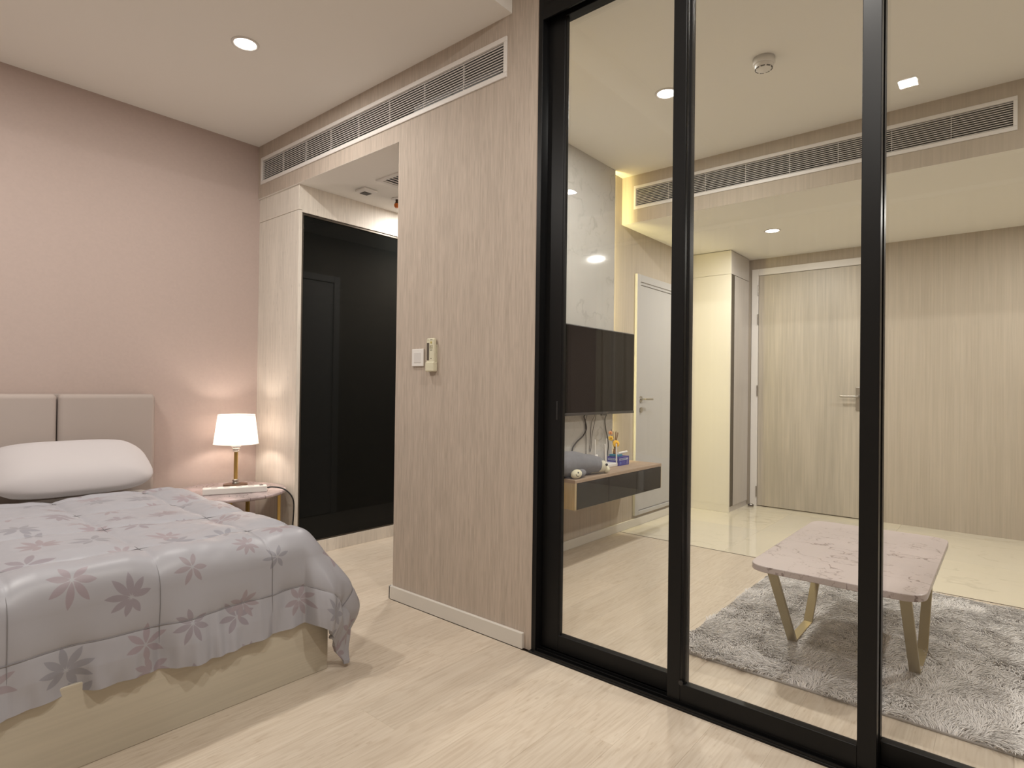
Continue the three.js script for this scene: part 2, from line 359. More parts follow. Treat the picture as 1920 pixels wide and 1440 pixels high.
downlight(4.803, LOW - 0.0005, 0.35, 0.05, HALL_LIGHT, 'lit downlight in the low entrance ceiling beyond the right edge', DL);

// ------------------------------------------------------------------ air grilles
function grille(xf, V, label, dirs) {
  const zc = (V.z0 + V.z1) / 2, yc = (V.y0 + V.y1) / 2, b = 0.022;
  const t = thing('air_grille', label, 'air vent', [xf, yc, zc], 'long slatted air grilles');
  part(t, 'frame', merge([box(xf - 0.007, xf + 0.016, V.y1 - b, V.y1, V.z0, V.z1, 0.002), box(xf - 0.007, xf + 0.016, V.y0, V.y0 + b, V.z0, V.z1, 0.002), box(xf - 0.007, xf + 0.016, V.y0 + b, V.y1 - b, V.z0, V.z0 + b * 0.8, 0.002), box(xf - 0.007, xf + 0.016, V.y0 + b, V.y1 - b, V.z1 - b * 0.8, V.z1, 0.002)]), M.ventWhite);
  const dx0 = xf + 0.017, dy0 = V.y0 + 0.016, dy1 = V.y1 - 0.016, dz0 = V.z0 + 0.016, dz1 = V.z1 - 0.016, th = 0.0015;
  const run = (za, zb, dx1) => [box(dx1, dx1 + th, dy0, dy1, za, zb), box(dx0, dx1, dy0 - th, dy0, za, zb), box(dx0, dx1, dy1, dy1 + th, za, zb)];
  const ends = [box(dx0, xf + dirs[0][1], dy0, dy1, dz0 - th, dz0), box(dx0, xf + dirs[dirs.length - 1][1], dy0, dy1, dz1, dz1 + th)];
  if (dirs.length > 1) ends.push(box(xf + dirs[1][1], xf + dirs[0][1], dy0, dy1, dirs[0][0], dirs[0][0] + th));
  let za = dz0; const runs = [];
  for (const [zb, depth] of dirs) { runs.push(...run(za, Math.min(zb, dz1), xf + depth)); za = zb; }
  part(t, 'duct', merge([...runs, ...ends]), M.duct, 'grey sheet metal duct behind the slats');
  const n = 11, h = V.y1 - V.y0 - 2 * b, sp = h / n;
  const g = uvBox(new RoundedBoxGeometry(0.005, 0.0034, V.z1 - V.z0 - 2 * b * 0.8, 1, 0.0008));
  for (let k = 0; k < n; k++) { const m = shared(t, 'slat', new THREE.Mesh(g, M.ventWhite)); m.position.set(0.004, V.y0 + b + (k + 0.5) * sp - yc, 0); }
  const dg = new THREE.BoxGeometry(0.010, h, 0.0018);
  for (let k = 1; k < 8; k++) { const m = shared(t, 'divider', new THREE.Mesh(dg, M.ventWhite)); m.position.set(0.009, 0, V.z0 + (V.z1 - V.z0) * k / 8 - zc); }
}
grille(XP, V1, 'long white slatted air grille on the bedroom wall over the closet opening', [[ZC - 0.02, 0.60], [9, 0.112]]);
grille(XH, V2, 'long white slatted air grille on the living room header seen through the glass', [[9, 0.60]]);
{
  const x0 = 2.175, x1 = 2.60, z0 = -2.95, z1 = -2.53, y = LOW, b = 0.03;
  const t = thing('ceiling_grille', 'square white slatted grille in the low closet ceiling', 'air vent', [(x0 + x1) / 2, y, (z0 + z1) / 2]);
  part(t, 'frame', merge([box(x0, x1, y - 0.009, y, z0, z0 + b, 0.002), box(x0, x1, y - 0.009, y, z1 - b, z1, 0.002), box(x0, x0 + b, y - 0.009, y, z0 + b, z1 - b, 0.002), box(x1 - b, x1, y - 0.009, y, z0 + b, z1 - b, 0.002)]), M.ventWhite);
  const th = 0.0015, h1 = y + 0.40, q = b - 0.004;
  part(t, 'duct', merge([box(x0 + q, x1 - q, h1, h1 + th, z0 + q, z1 - q), box(x0 + q, x0 + q + th, y, h1, z0 + q, z1 - q), box(x1 - q - th, x1 - q, y, h1, z0 + q, z1 - q), box(x0 + q, x1 - q, y, h1, z0 + q, z0 + q + th), box(x0 + q, x1 - q, y, h1, z1 - q - th, z1 - q)]), M.duct, 'grey sheet metal duct behind the slats');
  const n = 11, g = uvBox(new THREE.BoxGeometry(x1 - x0 - 2 * b, 0.003, 0.014).rotateX(0.2));
  for (let k = 0; k < n; k++) { const m = shared(t, 'slat', new THREE.Mesh(g, M.ventWhite)); m.position.set(0, -0.006, z0 + b + (k + 0.5) * (z1 - z0 - 2 * b) / n - (z0 + z1) / 2); }
}
{
  const c = [2.255, LOW, -3.155];
  const t = thing('ceiling_sensor', 'small white square sensor with dark window on closet ceiling', 'sensor', c);
  part(t, 'housing', box(c[0] - 0.052, c[0] + 0.052, LOW - 0.016, LOW, c[2] - 0.052, c[2] + 0.052, 0.012), M.plastic);
  part(t, 'dark_window', box(c[0] - 0.02, c[0] + 0.035, LOW - 0.019, LOW - 0.012, c[2] - 0.045, c[2] + 0.01, 0.003), M.darkGrey, 'dark sensor window');
}
{
  const c = [2.485, LOW, -3.135];
  const t = thing('sprinkler_head', 'orange capped sprinkler head with white ring on closet ceiling', 'sprinkler', c);
  part(t, 'ring', lathe([[0.014, -0.001], [0.034, -0.001], [0.034, -0.006], [0.024, -0.012], [0.014, -0.009]], ...c), M.plastic);
  part(t, 'stem', merge([cyl(c[0], LOW - 0.03, LOW, c[2], 0.009), cyl(c[0], LOW - 0.034, LOW - 0.03, c[2], 0.014)]), std({ color: lin(0.08, 0.05, 0.03), roughness: 0.4, metalness: 0.6 }));
  part(t, 'cap', lathe([[0, -0.062], [0.012, -0.062], [0.016, -0.054], [0.018, -0.04], [0.012, -0.033], [0, -0.033]], ...c, 20), std({ color: lin(0.62, 0.16, 0.02), roughness: 0.45 }), 'orange cap');
}
{
  const c = [2.945, CEIL, -0.915];
  const t = thing('smoke_detector', 'round white smoke detector on the living room ceiling', 'smoke detector', c);
  part(t, 'base', lathe([[0, 0], [0.05, 0], [0.05, -0.028], [0.047, -0.032], [0, -0.032]], ...c), M.plastic);
  part(t, 'dome', lathe([[0.043, -0.032], [0.041, -0.048], [0.033, -0.054], [0, -0.057]], ...c), M.plastic);
  const sg = new THREE.BoxGeometry(0.018, 0.008, 0.005);
  for (let k = 0; k < 9; k++) { const a = k / 9 * Math.PI * 2, m = shared(t, 'slot', new THREE.Mesh(sg, M.darkGrey)); m.position.set(Math.sin(a) * 0.037, -0.049, Math.cos(a) * 0.0375); m.rotation.y = a; }
}

// ------------------------------------------------------------------ built-in wardrobe in the closet passage
const ZWF = -3.39;
{
  const t = thing('wardrobe', 'built-in pale wood wardrobe with black glass sliding doors in closet passage', 'wardrobe', [2.95, 0, -3.64]);
  part(t, 'side_panel', box(1.923, 1.947, 0, 2.183, ZB, ZWF, 0.0015), M.paleWood);
  part(t, 'side_panel', box(1.923, 1.947, 2.1855, LOW, ZB, ZWF, 0.0015), M.paleWood, 'upper side panel below the header');
  part(t, 'fascia', box(1.947, 3.99, 2.172, LOW, ZWF - 0.02, ZWF, 0.0015), M.paleWood);
  part(t, 'plinth', box(1.947, 3.99, 0, 0.082, ZWF - 0.02, ZWF - 0.002, 0.0015), M.paleWood);
  part(t, 'back_panel', box(1.947, 3.99, 0.08, LOW, ZB, ZB + 0.01), M.darkGrey);
  part(t, 'shelf', box(1.947, 3.99, 1.74, 1.765, ZB + 0.01, ZWF - 0.10), M.paleWood);
  part(t, 'bottom_shelf', box(1.947, 3.99, 0.082, 0.1, ZB + 0.01, ZWF - 0.02), M.paleWood);
  part(t, 'end_panel', box(3.97, 3.99, 0.1, 2.172, ZB + 0.01, ZWF - 0.02), M.paleWood);
  for (const y of [0.105, 0.30, 0.495, 0.69]) { const dr = part(t, 'drawer', box(1.955, 2.72, y, y + 0.18, ZB + 0.02, ZWF - 0.11, 0.002), M.paleWood); part(dr, 'handle', box(2.25, 2.42, y + 0.165, y + 0.176, ZWF - 0.11, ZWF - 0.10), M.bronze); }
  part(t, 'hanging_rail', new THREE.CylinderGeometry(0.012, 0.012, 2.02, 12).rotateZ(Math.PI / 2).translate(2.96, 1.66, -3.66), M.steel);
  for (const [a, b, zf] of [[1.947, 2.99, ZWF - 0.004], [2.96, 3.99, ZWF - 0.040]]) {
    const dr = new THREE.Group(); dr.name = 'sliding_door'; dr.position.set((a + b) / 2, 0.084, zf); t.add(dr);
    dr.position.sub(t.position); const y0 = 0.085, y1 = 2.168;
    const pg = (n, g, m) => { g.translate(-(a + b) / 2, -0.084, -zf); const q = new THREE.Mesh(g, m); q.name = n; dr.add(q); };
    pg('door_frame', merge([box(a, a + 0.012, y0, y1, zf - 0.024, zf, 0.002), box(b - 0.012, b, y0, y1, zf - 0.024, zf, 0.002), box(a + 0.012, b - 0.012, y0, y0 + 0.006, zf - 0.024, zf), box(a + 0.012, b - 0.012, y1 - 0.012, y1, zf - 0.024, zf, 0.002)]), M.bronze);
    pg('glass_pane', box(a + 0.01, b - 0.01, y0 + 0.005, y1 - 0.01, zf - 0.012, zf - 0.007), M.smokedGlass);
  }
}
// things inside, faint behind the dark glass
{
  solo('storage_box', 'white box on the shelf behind the black wardrobe glass', 'box', merge([box(2.45, 2.80, 1.766, 1.86, -3.85, -3.55, 0.004), box(2.445, 2.805, 1.86, 1.885, -3.855, -3.545, 0.004)]), M.plastic);
}
// white door on the passage's near wall, mirrored in the black glass
{
  const d = structure('door_2', null, null, 'white door on the closet passage wall, mirrored in the black wardrobe glass');
  const z = ZC, x0 = 2.05, x1 = 2.872, y1 = 2.012, w = 0.055;
  part(d, 'door_frame', merge([box(x0, x0 + w, 0, y1, z - 0.03, z, 0.003), box(x1 - w, x1, 0, y1, z - 0.03, z, 0.003), box(x0 + w, x1 - w, y1 - w, y1, z - 0.03, z, 0.003)]), M.white);
  part(d, 'door_leaf', box(x0 + w + 0.003, x1 - w - 0.003, 0.006, y1 - w - 0.003, z - 0.018, z - 0.001, 0.002), M.white);
  const h = part(d, 'handle', merge([new THREE.CylinderGeometry(0.024, 0.024, 0.008, 24).rotateX(Math.PI / 2).translate(2.17, 1.0, z - 0.022), box(2.165, 2.28, 0.992, 1.006, z - 0.062, z - 0.05, 0.004), box(2.162, 2.178, 0.992, 1.008, z - 0.055, z - 0.02, 0.004)]), M.steel);
}

// ------------------------------------------------------------------ switch and remote on the partition
{
  const y = 1.226, z = -2.222, t = thing('light_switch', 'square white light switch on the wallpaper wall left of the remote', 'switch', [XP, y, z]);
  part(t, 'plate', box(XP - 0.009, XP, y - 0.043, y + 0.043, z - 0.043, z + 0.043, 0.003), M.plastic);
  part(t, 'rocker', box(XP - 0.0105, XP - 0.006, y - 0.026, y + 0.026, z - 0.026, z + 0.026, 0.002).rotateY(0), std({ color: lin(0.64, 0.62, 0.60), roughness: 0.35 }));
}
{
  const y0 = 1.158, y1 = 1.316, z0 = -2.142, z1 = -2.088, x0 = XP - 0.024, x1 = XP - 0.004;
  const t = thing('air_conditioner_remote', 'slim cream air conditioner remote hung on the wallpaper wall', 'remote', [XP, y0, (z0 + z1) / 2]);
  part(t, 'holder', merge([box(XP - 0.028, XP, y0 - 0.002, y0 + 0.045, z0 - 0.003, z1 + 0.003, 0.006), box(XP - 0.004, XP, y0, y1 - 0.03, z0, z1, 0.001)]), M.creamPlastic);
  part(t, 'body', box(x0, x1, y0 + 0.003, y1, z0, z1, 0.007), M.creamPlastic);
  part(t, 'display', box(x0 - 0.0008, x0 + 0.001, y0 + 0.052, y0 + 0.136, z0 + 0.006, z0 + 0.022, 0.0006), std({ color: lin(0.09, 0.075, 0.06), roughness: 0.25 }), 'dark display window');
  const bm = std({ color: lin(0.30, 0.28, 0.18), roughness: 0.5 }), btn = new RoundedBoxGeometry(0.0022, 0.006, 0.007, 2, 0.001);
  for (let r = 0; r < 2; r++) for (let c = 0; c < 2; c++) { const m = shared(t, 'button', new THREE.Mesh(btn, bm)); m.position.set(x0 - XP - 0.0004, 0.112 + r * 0.009, z0 + 0.0305 + c * 0.011 - (z0 + z1) / 2); }
  const m2 = shared(t, 'power_button', new THREE.Mesh(new THREE.CylinderGeometry(0.0055, 0.0055, 0.0024, 16).rotateZ(Math.PI / 2), std({ color: lin(0.50, 0.42, 0.14), roughness: 0.5 }))); m2.position.set(x0 - XP - 0.0004, 0.137, z0 + 0.036 - (z0 + z1) / 2);
  const dk = std({ color: lin(0.12, 0.11, 0.08), roughness: 0.5 });
  for (const [yy, zz, h, w] of [[0.150, 0.036, 0.003, 0.016], [0.101, 0.036, 0.003, 0.014], [0.061, 0.036, 0.005, 0.005], [0.150, 0.013, 0.004, 0.004]]) { const q = shared(t, 'printed_mark', new THREE.Mesh(new THREE.BoxGeometry(0.0006, h, w), dk)); q.position.set(x0 - XP - 0.0002, yy, z0 + zz - (z0 + z1) / 2); }
}

// ------------------------------------------------------------------ bed
const BX = 1.273, BZ = -1.984, BL = -0.55;
{
  const t = thing('bed', 'pale wood platform bed with upholstered headboard', 'bed', [0.36, 0, -2.9]);
  part(t, 'base', box(BL, BX, 0.0, 0.24, ZB + 0.12, BZ, 0.003), M.bedWood);
  part(t, 'mattress', box(BL + 0.03, BX - 0.045, 0.24, 0.485, ZB + 0.13, BZ - 0.045, 0.05), std({ color: lin(0.6, 0.58, 0.56), roughness: 0.9 }));
  const hm = std({ color: lin(0.42, 0.36, 0.33), roughness: 0.85 });
  part(t, 'headboard', box(BL - 0.03, BX, 0, 1.02, ZB + 0.016, ZB + 0.045, 0.004), hm);
  for (let k = 0; k < 4; k++) part(t, 'headboard_cushion', box(BL - 0.03 + k * 0.4633, BL - 0.03 + (k + 1) * 0.4633 - 0.004, 0.3, 1.02, ZB + 0.045, ZB + 0.115, 0.025), hm);
}
// the comforter: a thick quilted sheet draped over the foot and the side
{
  const A = 1.165, B = -2.082, TOP = 0.545, R = 0.10, LA = 0.45, LB = 0.405;
  const x0 = BL - 0.02, zEnd = -3.30, NA = 420, NB = 320;
  const aMax = A + LA, bMax = B + LB;
  const P = (a, b) => {
    const oa = Math.max(0, a - A), ob = Math.max(0, b - B), th = Math.atan2(oa, ob);   // 0 foot, 90deg side
    let d = Math.hypot(oa, ob);
    const corner = oa > 0 && ob > 0 ? Math.sin(2 * th) : 0;
    const turn = Math.PI / 2 * R;
    let rho, drop;
    const flare = 0.07 + 0.05 * corner;
    if (d < turn) { rho = R * Math.sin(d / R); drop = R * (1 - Math.cos(d / R)); }
    else { rho = R + (d - turn) * flare; drop = R + (d - turn) * Math.sqrt(1 - flare * flare); }
    const hang = smooth(0.05, 0.34, drop);
    // folds of the hanging part
    const along = ob > 0 && oa === 0 ? a : oa > 0 && ob === 0 ? -b + 7 : A + 0.35 * th;
    const fold = (vnoise(along * 41, 2.2 + drop * 9, 512, 64, 203) - 0.5) * 0.016 * smooth(0.15, 0.34, drop) + (vnoise(along * 6.5, 3.3, 64, 64, 201) - 0.5) * 0.045 + (vnoise(along * 19, 1.7 + drop * 6, 128, 64, 202) - 0.5) * 0.034;
    rho += hang * fold * (1 - 0.3 * corner) + hang * corner * 0.022 * (0.5 + Math.sin(th * 7 + 0.6)) + 0.105 * corner * smooth(0.03, 0.26, drop) - 0.06 * corner * smooth(0.33, 0.50, drop);
    let x = Math.min(a, A), z = Math.min(b, B), y = TOP - drop;
    if (d > 0) { x += rho * oa / d; z += rho * ob / d; }
    // quilting: puffed squares with stitched grooves
    const q = 0.36, sa = Math.abs(mod(a - 1.045 + q / 2, q) - q / 2), sb = Math.abs(mod(b + 1.815 + q / 2, q) - q / 2);
    const puff = 0.022 * Math.min(1, Math.sqrt(sa / 0.07)) * Math.min(1, Math.sqrt(sb / 0.07)) - 0.022;
    const wr = (fbm(a * 7 + 40, b * 7 + 40, 256, 256, 205, 3) - 0.5) * 0.022 + (fbm(a * 3 + b * 2 + 40, b * 3 - a + 40, 256, 256, 208, 2) - 0.5) * 0.03;
    const top = 1 - smooth(0, 0.1, drop);
    y += (wr + puff) * top;
    // a soft crown across the top
    y += top * 0.012 * (1 - ((a - 0.36) / 0.85) ** 2);
    if (d > 0) { x += (puff + wr * 0.6) * hang * oa / d; z += (puff + wr * 0.6) * hang * ob / d; }
    // the foot hem wavers
    if (hang > 0) y += hang * 0.022 * (vnoise(along * 5, 9.1, 64, 64, 210) - 0.5) * 2 * (1 - corner);
    return [x, Math.max(y, 0.03), z];
  };
  const nu = NA + 1, nv = NB + 1, top = [], uv = [];
  for (let j = 0; j < nv; j++) for (let i = 0; i < nu; i++) {
    const s = i / NA, w = j / NB;
    const a = lerp(x0, aMax, 1 - Math.pow(1 - s, 1.5)), b = lerp(zEnd, bMax, 1 - Math.pow(1 - w, 1.5));
    // rounded corner of the sheet
    let aa = a, bb = b; const rc = 0.04, ca = aMax - rc, cb = bMax - rc;
    if (a > ca && b > cb) { const l = Math.hypot(a - ca, b - cb), m = Math.max(a - ca, b - cb); aa = ca + (a - ca) * m / l; bb = cb + (b - cb) * m / l; }
    top.push(P(aa, bb)); uv.push(aa, bb);
  }
  const base = new THREE.BufferGeometry();
  base.setAttribute('position', new THREE.Float32BufferAttribute(top.flat(), 3));
  const idx = [];
  for (let j = 0; j < NB; j++) for (let i = 0; i < NA; i++) { const k = j * nu + i; idx.push(k, k + nu, k + 1, k + 1, k + nu, k + nu + 1); }
  base.setIndex(idx); base.computeVertexNormals();
  const nn = base.attributes.normal, N = nu * nv, T = 0.014, pos = top.flat(), uvs = uv.slice();
  for (let k = 0; k < N; k++) { pos.push(top[k][0] - nn.getX(k) * T, top[k][1] - nn.getY(k) * T, top[k][2] - nn.getZ(k) * T); uvs.push(uv[2 * k], uv[2 * k + 1]); }
  const full = idx.slice();
  for (let q = 0; q < idx.length; q += 3) full.push(idx[q] + N, idx[q + 2] + N, idx[q + 1] + N);
  const rim = (a, b) => full.push(a, b, a + N, b, b + N, a + N);
  for (let i = 0; i < NA; i++) { rim(i, i + 1); rim((nv - 1) * nu + i + 1, (nv - 1) * nu + i); }
  for (let j = 0; j < NB; j++) { rim((j + 1) * nu, j * nu); rim(j * nu + NA, (j + 1) * nu + NA); }
  const g = new THREE.BufferGeometry();
  g.setAttribute('position', new THREE.Float32BufferAttribute(pos, 3));
  g.setAttribute('uv', new THREE.Float32BufferAttribute(uvs, 2));
  g.setIndex(full); g.computeVertexNormals();
  // print: fan-shaped leaves on grey lilac satin
  const S = 1024, cv = document.createElement('canvas'); cv.width = cv.height = S;
  const c = cv.getContext('2d'); c.fillStyle = 'rgb(160,160,167)'; c.fillRect(0, 0, S, S);
  seed = 77;
  const leaf = (x, y, r, rot, col, n) => {
    c.save(); c.translate(x, y); c.rotate(rot); c.fillStyle = col;
    for (let k = 0; k < n; k++) {
      const a = (k / (n - 1) - 0.5) * Math.PI * 1.55, L = r * (1 - 0.25 * Math.abs(k / (n - 1) - 0.5) * 2);
      c.save(); c.rotate(a); c.beginPath(); c.moveTo(0, -r * 0.06); c.quadraticCurveTo(r * 0.27, -L * 0.5, 0, -L); c.quadraticCurveTo(-r * 0.27, -L * 0.55, 0, -r * 0.06); c.fill(); c.restore();
    }
    c.restore();
  };
  const cols = ['rgb(141,135,143)', 'rgb(147,138,144)', 'rgb(138,138,146)', 'rgb(148,138,145)'];
  for (let k = 0; k < 26; k++) {
    const i = k % 5, j = Math.floor(k / 5), x = (i + 0.5 + (rnd() - 0.5) * 0.7) * S / 5, y = (j + 0.5 + (rnd() - 0.5) * 0.7) * S / 5, r = (0.055 + rnd() * 0.03) * S * 1.15, rot = rnd() * 6.28, col = cols[k % 4], n = 6 + (k % 3);
    for (const dx of [-S, 0, S]) for (const dy of [-S, 0, S]) leaf(x + dx, y + dy, r, rot, col, n);
  }
  const pm = new THREE.CanvasTexture(cv); pm.colorSpace = THREE.SRGBColorSpace; pm.wrapS = pm.wrapT = THREE.RepeatWrapping; pm.repeat.set(1 / 0.86, 1 / 0.86);
  const co = thing('comforter', 'grey lilac satin quilted comforter with leaf print hanging over the bed foot', 'comforter', [0.5, TOP - 0.02, -2.6]);
  part(co, 'quilt', g, phy({ map: pm, roughness: 0.42, sheen: 0.35, sheenRoughness: 0.5, sheenColor: lin(0.6, 0.58, 0.6), side: THREE.DoubleSide }));
  const thread = std({ color: lin(0.25, 0.245, 0.26), roughness: 0.9 }), lift = (p, e) => [p[0] + e[0], p[1] + e[1], p[2] + e[2]];
  for (let k = -4; k <= 1; k++) {                               // seams along and across, at the quilt's grooves
    const a = 1.045 + k * 0.36, L = [];
    for (let i = 0; i <= 90; i++) { const b = lerp(zEnd + 0.02, bMax - 0.02, i / 90), ob = b - B; L.push(lift(P(a, b), ob > 0.08 ? [a > A ? 0.0025 : 0, 0, 0.0025] : [0, 0.0025, 0])); }
    part(co, 'seam', tube(L, 0.0011, 200, 5), thread);
    const b = -1.815 + k * 0.36, Q = []; if (b > bMax - 0.05) continue;
    for (let i = 0; i <= 90; i++) { const aa = lerp(x0 + 0.02, aMax - 0.02, i / 90), oa = aa - A; Q.push(lift(P(aa, b), oa > 0.08 ? [0.0025, 0, 0] : b > B + 0.08 ? [0, 0, 0.0025] : [0, 0.0025, 0])); }
    part(co, 'seam', tube(Q, 0.0011, 200, 5), thread);
  }
}
// pillows at the head
{
  const pill = (cx, cz, label) => {
    const g = new THREE.SphereGeometry(1, 40, 28), p = g.attributes.position;
    for (let i = 0; i < p.count; i++) {
      const x = p.getX(i), y = p.getY(i), z = p.getZ(i), e = (v) => Math.sign(v) * Math.pow(Math.abs(v), 0.55);
      const sx = e(x), sz = e(z), edge = Math.max(Math.abs(sx), Math.abs(sz));
      p.setXYZ(i, sx * 0.34, y * 0.085 * (1 - 0.55 * Math.pow(edge, 6)), sz * 0.2);
    }
    g.computeVertexNormals(); g.rotateX(0.5).translate(cx, 0.66, cz);
    solo('pillow', label, 'pillow', g, std({ color: lin(0.52, 0.49, 0.5), roughness: 0.8 }), 'pillows on the bed');
  };
  pill(0.82, -3.55, 'grey lilac pillow at the bed head beside the lamp');
  pill(-0.08, -3.55, 'grey lilac pillow on the far side of the bed head');
}

// ------------------------------------------------------------------ bedside table, lamp, power strip
const TX = 1.588, TZ = -3.555, TY = 0.45;
{
  const t = thing('bedside_table', 'round marble topped bedside table with gold legs by the wardrobe', 'side table', [TX, 0, TZ]);
  const r = 0.325;
  const top = lathe([[0, TY - 0.02], [r - 0.006, TY - 0.02], [r, TY - 0.014], [r, TY - 0.005], [r - 0.005, TY], [0, TY]], TX, 0, TZ, 72);
  { const p = top.attributes.position, uv = top.attributes.uv; for (let i = 0; i < p.count; i++) uv.setXY(i, p.getX(i), p.getZ(i)); }
  part(t, 'table_top', top, M.nightMarble, 'grey veined marble top');
  for (const a of [22, 112, 202, 318]) {
    const q = THREE.MathUtils.degToRad(a), x = TX + 0.285 * Math.cos(q), z = TZ + 0.285 * Math.sin(q);
    part(t, 'leg', new RoundedBoxGeometry(0.022, TY - 0.02, 0.018, 1, 0.002).rotateY(-q + Math.PI / 2).translate(x, (TY - 0.02) / 2, z), M.gold);
  }
  part(t, 'foot_ring', new THREE.TorusGeometry(0.285, 0.006, 8, 56).rotateX(Math.PI / 2).translate(TX, 0.006, TZ), M.gold);
}
{
  const x = 1.688, z = -3.678, y = TY;
  const t = thing('table_lamp', 'lit bedside lamp with white drum shade on slim gold column', 'lamp', [x, y, z]);
  part(t, 'base', lathe([[0, 0], [0.068, 0], [0.07, 0.003], [0.07, 0.011], [0.066, 0.014], [0.02, 0.016], [0, 0.016]], x, y, z), std({ color: lin(0.16, 0.09, 0.055), roughness: 0.35, metalness: 0.4 }), 'brown base plate');
  part(t, 'lower_collar', lathe([[0.02, 0.016], [0.021, 0.022], [0.015, 0.027], [0.019, 0.034], [0.019, 0.040], [0.011, 0.044]], x, y, z, 28), M.steel);
  part(t, 'column', cyl(x, y + 0.04, y + 0.215, z, 0.0115, 24), M.gold, 'gold column');
  part(t, 'upper_collar', lathe([[0.011, 0.212], [0.017, 0.214], [0.018, 0.222], [0.014, 0.226], [0.022, 0.229], [0.022, 0.238], [0.016, 0.241], [0.029, 0.247], [0.030, 0.251], [0.008, 0.253]], x, y, z, 32), std({ color: lin(0.7, 0.67, 0.62), roughness: 0.2, metalness: 0.5 }), 'silvery white stepped collar');
  part(t, 'neck', cyl(x, y + 0.252, y + 0.30, z, 0.007, 16), M.gold);
  const sh = [[0.130, 0.263], [0.107, 0.444]];
  part(t, 'lamp_shade', merge([lathe([...sh], x, y, z, 64)]), phy({ color: lin(0.86, 0.82, 0.78), roughness: 1, transmission: 0.45, thickness: 0, side: THREE.DoubleSide }), 'white fabric drum shade');
  part(t, 'shade_rim', merge([new THREE.TorusGeometry(0.130, 0.002, 6, 64).rotateX(Math.PI / 2).translate(x, y + 0.263, z), new THREE.TorusGeometry(0.107, 0.002, 6, 64).rotateX(Math.PI / 2).translate(x, y + 0.444, z)]), M.white);
  part(t, 'bulb', new THREE.SphereGeometry(0.028, 20, 14).translate(x, y + 0.345, z), new THREE.MeshStandardMaterial({ color: 0x000000, emissive: lin(1, 0.86, 0.7), emissiveIntensity: 6 }));
  const l = new THREE.PointLight(new THREE.Color().setRGB(...TABLE_LAMP.color), TABLE_LAMP.power, 0, 2); l.position.set(0, 0.345, 0); l.shadow.radius = 1.3; l.name = 'lamp_source'; t.add(l);
}
{
  const a = new THREE.Vector3(1.735, 0, -3.375), dir = new THREE.Vector3(-0.2, 0, -0.085).normalize(), L = 0.34;
  const ang = Math.atan2(-dir.z, dir.x), c = a.clone().addScaledVector(dir, L / 2);
  const t = thing('power_strip', 'white power strip with black cord on the bedside table', 'power strip', [c.x, TY, c.z]);
  part(t, 'body', uvBox(new RoundedBoxGeometry(L, 0.036, 0.062, 2, 0.005)).rotateY(ang).translate(c.x, TY + 0.018, c.z), M.plastic);
  for (let k = 0; k < 4; k++) { const s = -0.11 + k * 0.065, q = c.clone().addScaledVector(dir, -s); part(t, 'socket', new THREE.CylinderGeometry(0.017, 0.017, 0.002, 20).translate(q.x, TY + 0.0365, q.z), std({ color: lin(0.5, 0.48, 0.46), roughness: 0.5 })); }
  const s = c.clone().addScaledVector(dir, L / 2 - 0.03); part(t, 'switch', new THREE.BoxGeometry(0.02, 0.004, 0.012).rotateY(ang).translate(a.x + dir.x * 0.03, TY + 0.037, a.z + dir.z * 0.03), M.darkGrey);
  part(t, 'cord', tube([[a.x - 0.002, TY + 0.02, a.z], [a.x + 0.03, TY + 0.022, a.z + 0.015], [a.x + 0.085, TY + 0.005, a.z + 0.05], [a.x + 0.125, TY - 0.05, a.z + 0.075], [a.x + 0.13, TY - 0.14, a.z + 0.08], [a.x + 0.115, TY - 0.28, a.z + 0.075], [a.x + 0.10, 0.10, a.z + 0.06], [a.x + 0.06, 0.006, a.z + 0.02], [a.x - 0.02, 0.006, a.z - 0.1]], 0.0042, 70, 8), M.blackPlastic, 'black cord');
}

// ------------------------------------------------------------------ curtains on the window wall (mirrored faintly in the glass door)
function curtain(z0, z1, label) {
  const x = XW + 0.1, y0 = 0.02, y1 = 2.62, N = Math.round((z1 - z0) * 90), shp = [], back = [];
  const w = (z) => 0.028 * Math.sin(z * 44) + 0.012 * Math.sin(z * 19 + 1);
  const pos = [], idx = [], rows = 2;
  for (const off of [0, 0.003]) for (let j = 0; j < rows; j++) for (let i = 0; i <= N; i++) { const z = lerp(z0, z1, i / N); pos.push(x + w(z) - off, j ? y1 : y0, z); }
  const S = N + 1;
  for (let i = 0; i < N; i++) { idx.push(i, i + S, i + 1, i + 1, i + S, i + S + 1); const o = 2 * S; idx.push(o + i, o + i + 1, o + i + S, o + i + 1, o + i + S + 1, o + i + S); idx.push(i, i + 1, o + i, i + 1, o + i + 1, o + i); idx.push(S + i, o + S + i, S + i + 1, S + i + 1, o + S + i, o + S + i + 1); }
  const g = new THREE.BufferGeometry(); g.setAttribute('position', new THREE.Float32BufferAttribute(pos, 3)); g.setIndex(idx); g.computeVertexNormals();
  solo('curtain', label, 'curtain', g, std({ color: lin(0.62, 0.56, 0.46), roughness: 0.9, side: THREE.DoubleSide }), 'bedroom curtains');
}
curtain(-3.5, -1.95, 'beige pleated curtain near the bed, seen only mirrored in the glass door');
curtain(-1.65, 0.9, 'beige pleated curtain behind the viewer, seen only mirrored in the glass door');
solo('curtain_rail', 'white curtain rail on the window wall', 'curtain rail', box(XW + 0.001, XW + 0.13, 2.625, 2.66, -3.6, 1.0, 0.004), M.white);

